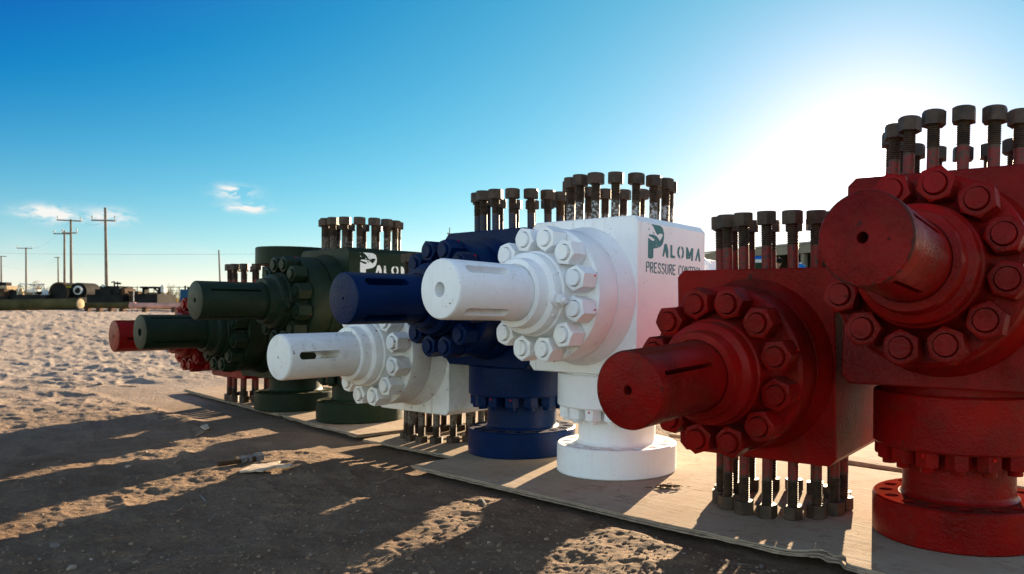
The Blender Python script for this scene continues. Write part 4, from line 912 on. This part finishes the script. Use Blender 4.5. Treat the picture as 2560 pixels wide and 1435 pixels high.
for i, (x, y, w, lab) in enumerate(STONES):
    p = on_ground(x, y); s = w / 1993.3 * p.y; rr = random.Random(i)
    o = link('stone', rock_mesh(i, s, s * rr.uniform(.6, .9), s * rr.uniform(.4, .6)), None, M_ROCKG if i % 3 == 0 else M_ROCK); o.location = p + Vector((0, 0, s * .08)); o.rotation_euler = (0, 0, rr.uniform(0, 6)); tag(o, lab, 'stone', 'loose stones on the dirt')
# fine gravel nobody could count
def gravel():
    rr = np.random.default_rng(5); protos = []
    for k in range(6):
        me = rock_mesh(100 + k, 1, .8, .55); bm = bmesh.new(); bm.from_mesh(me); 
        bmesh.ops.dissolve_limit(bm, angle_limit=R(18), verts=bm.verts, edges=bm.edges); bmesh.ops.triangulate(bm, faces=bm.faces)
        protos.append((np.array([v.co[:] for v in bm.verts]), np.array([[v.index for v in f.verts] for f in bm.faces]))); bm.free(); bpy.data.meshes.remove(me)
    V = []; F = []; off = 0; n = 5200
    for i in range(n):
        yp = 1435 - 520 * rr.random() ** 1.3; xp = rr.uniform(-60, 2560); d = CAM_H * 1993.3 / (yp - 775); x = (xp - 1592) / 1993.3 * d
        t = (x - EDGE0[0]) * DDIR[0] + (d - EDGE0[1]) * DDIR[1]
        if t > -0.02 and t < 1.5: continue
        s = rr.lognormal(math.log(.0034), .5); s = min(s, .012); vv, ff = protos[i % 6]; a = rr.uniform(0, 6.28); ca, sa = math.cos(a), math.sin(a)
        q = vv * s; q = np.stack([q[:, 0] * ca - q[:, 1] * sa + x, q[:, 0] * sa + q[:, 1] * ca + d, q[:, 2] + float(terrain(np.array([x]), np.array([d]))[0]) + s * .15], -1)
        V.append(q); F.append(ff + off); off += len(q)
    me = bpy.data.meshes.new('gravel'); me.from_pydata(np.vstack(V).tolist(), [], np.vstack(F).tolist())
    o = link('gravel', me, None, flat_mat('dirt_crumbs', (0.20, 0.14, 0.095), .95, .3, 25)); tag(o, 'fine loose gravel and crumbs strewn over the dirt', 'gravel', kind='stuff')
gravel()
M_CHIP = flat_mat('splintered_wood', (0.30, 0.235, 0.17), .85, .3, 40); M_CHIPD = flat_mat('dark_splinter', (0.10, 0.07, 0.045), .85, .3, 40); M_CHIPG = flat_mat('grey_wood', (0.24, 0.225, 0.20), .85, .3, 40)
SPL = [(500, 1240, 516, 1257, 3.5, M_CHIPG, 'short grey splinter in the shade left of the middle'), (525, 1302, 552, 1273, 3, M_CHIPG, 'grey splinter lying diagonally, below the short grey one'), (517, 1314, 534, 1304, 2, M_CHIPD, 'dark thin splinter under the diagonal grey one'), (675, 1293, 738, 1278, 2.2, M_CHIP, 'long tan splinter right of the diagonal grey one'),
 (363, 1395, 384, 1378, 2, M_CHIPD, 'dark splinter near the bottom left'), (1203, 1247, 1215, 1266, 6, M_CHIPG, 'thick grey wood chip in front of the large plywood sheet'), (488, 1093, 512, 1080, 5, M_CHIP, 'stubby pale wood piece in the upper shadow'), (940, 1209, 1000, 1189, 2, M_CHIP, 'thin stick in front of the large plywood corner'), (1290, 1395, 1340, 1410, 2, M_CHIPD, 'dark stick at the bottom between the lit mounds'), (300, 965, 345, 968, 3, M_CHIPD, 'dark scrap lying on the bright yard'),
 (650, 1215, 696, 1203, 2, M_CHIPD, 'brown stick below the scrap of board'), (1820, 1412, 1880, 1414, 2.2, M_CHIP, 'pale stick under the plywood edge at the lower right'), (1850, 1342, 1990, 1372, 1.3, M_CHIPD, 'long dark hair thin splinter on the large plywood sheet')]
for i, (x0, y0, x1, y1, w, mt, lab) in enumerate(SPL):
    on = i == 12
    A = on_ground(x0, y0, 0.004 if on else None); B = on_ground(x1, y1, 0.004 if on else None); c = (A + B) / 2; r_ = w / 1993.3 * c.y / 2; e = B - A; L = e.length; rr = random.Random(i)
    m = MB(); n = 6
    for k in range(n + 1):
        f = k / n; tp = 1 - .7 * abs(2 * f - 1) ** 3; ox = rr.uniform(-.25, .25) * r_
        for sx, sz in ((-1, -.5), (1, -.6), (.8, .5), (-.9, .6)): m.v.append(((f - .5) * L, sx * r_ * tp + ox, sz * r_ * tp))
    for k in range(n):
        for q in range(4): m.f.append((k*4+q, k*4+(q+1)%4, k*4+4+(q+1)%4, k*4+4+q))
    m.f += [(3, 2, 1, 0), tuple(n*4+q for q in range(4))]
    o = link('wood_splinter', m.mesh('splinter', 20), None, mt); o.matrix_world = Matrix.Translation(c + Vector((0, 0, r_ * .7))) @ e.to_track_quat('X', 'Z').to_matrix().to_4x4(); tag(o, lab, 'wood splinter', 'splinters of wood scattered on the dirt')
# broken scrap of board
def scrap(name, pts, z, th, mat, lab, seed, tilt=0.0, cat='board scrap'):
    P = [on_ground(x, y) for x, y in pts]; c = sum(P, Vector()) / len(P); z0 = max(gh(p.x, p.y) for p in P) + z; rr = random.Random(seed)
    Q = []
    for a, b in zip(P, P[1:] + P[:1]):
        for k in range(6): q = a.lerp(b, k / 6) - c; Q.append((q.x + rr.uniform(-1, 1) * .0025, q.y + rr.uniform(-1, 1) * .0035))
    n = len(Q); m = MB(); zz = [rr.uniform(-.0015, .0015) + tilt * q[0] for q in Q]
    m.v = [(q[0], q[1], th + w) for q, w in zip(Q, zz)] + [(q[0] * .97, q[1] * .97, w) for q, w in zip(Q, zz)] + [(0, 0, th), (0, 0, 0)]
    for i in range(n):
        j = (i + 1) % n; m.f += [(i, j, 2 * n), (n + j, n + i, 2 * n + 1), (i, n + i, n + j, j)]
    o = link(name, m.mesh(name, 30), None, mat); o.location = (c.x, c.y, z0); tag(o, lab, cat)
M_SCR = flat_mat('sunbleached_veneer', (0.50, 0.41, 0.31), .85, .2, 25)
scrap('board_scrap', [(598, 1184), (630, 1170), (665, 1166), (700, 1160), (688, 1172), (735, 1172), (722, 1178), (690, 1181), (655, 1188), (610, 1188)], .004, .008, M_SCR, 'torn pale scrap of plywood in the sunlit strip beside the old bolt', 1, .03)
scrap('board_scrap', [(500, 1072), (516, 1066), (524, 1078), (512, 1083)], .004, .006, M_SCR, 'small pale flake above the stubby wood piece in the shade', 2)
scrap('board_scrap', [(1160, 1142), (1200, 1135), (1262, 1150), (1205, 1155)], .010, .006, M_PLYEDGE, 'curled grey strip of veneer overlapping the corner of the large sheet', 3, .02)
# old bolt with three nuts
def old_bolt():
    A = on_ground(545, 1169); B = on_ground(660, 1150); c = (A + B) / 2; e = B - A; e.z = 0; L = e.length
    root = empty('old_bolt', tuple(c + Vector((0, 0, .012))), math.atan2(e.y, e.x)); tag(root, 'rusty old bolt with three grey nuts lying on the dirt', 'bolt')
    X = Matrix.Rotation(R(90), 4, 'Y'); m = MB(); m.lathe([(.009, -L * .5), (.010, -L * .48), (.010, L * .45), (.009, L * .46)], 16, 'Z', X); link('shank', m.mesh('shank'), root, M_BROWN)
    gm = flat_mat('galvanised_nut', (0.16, 0.165, 0.17), .55, .25, 30, .3)
    for f, ap, h in ((-.02, .016, .022), (.13, .0155, .014), (.30, .021, .03)):
        q = hexnut(ap, h, .009); o = link('nut', q.mesh('nut', 25), root, gm, Matrix.Translation((f * L, 0, .003)) @ X)
old_bolt()
# clump of bark and straw on the plywood
rr = random.Random(9); m = MB()
c = on_ground(1672, 1220, 0.0)
for i in range(46):
    a = rr.gauss(-.35, .5); L = rr.uniform(.008, .04); p = Vector((rr.gauss(0, .026), rr.gauss(0, .012), rr.uniform(.002, .011))); e = Vector((math.cos(a), math.sin(a), rr.uniform(-.12, .12))) * L / 2
    m.tube(p - e, p + e, rr.uniform(.0008, .0022), None, 4)
o = link('bark_clump', m.mesh('bark'), None, M_CHIPD); o.location = c; tag(o, 'dark clump of bark shreds lying on the sunlit plywood', 'bark')
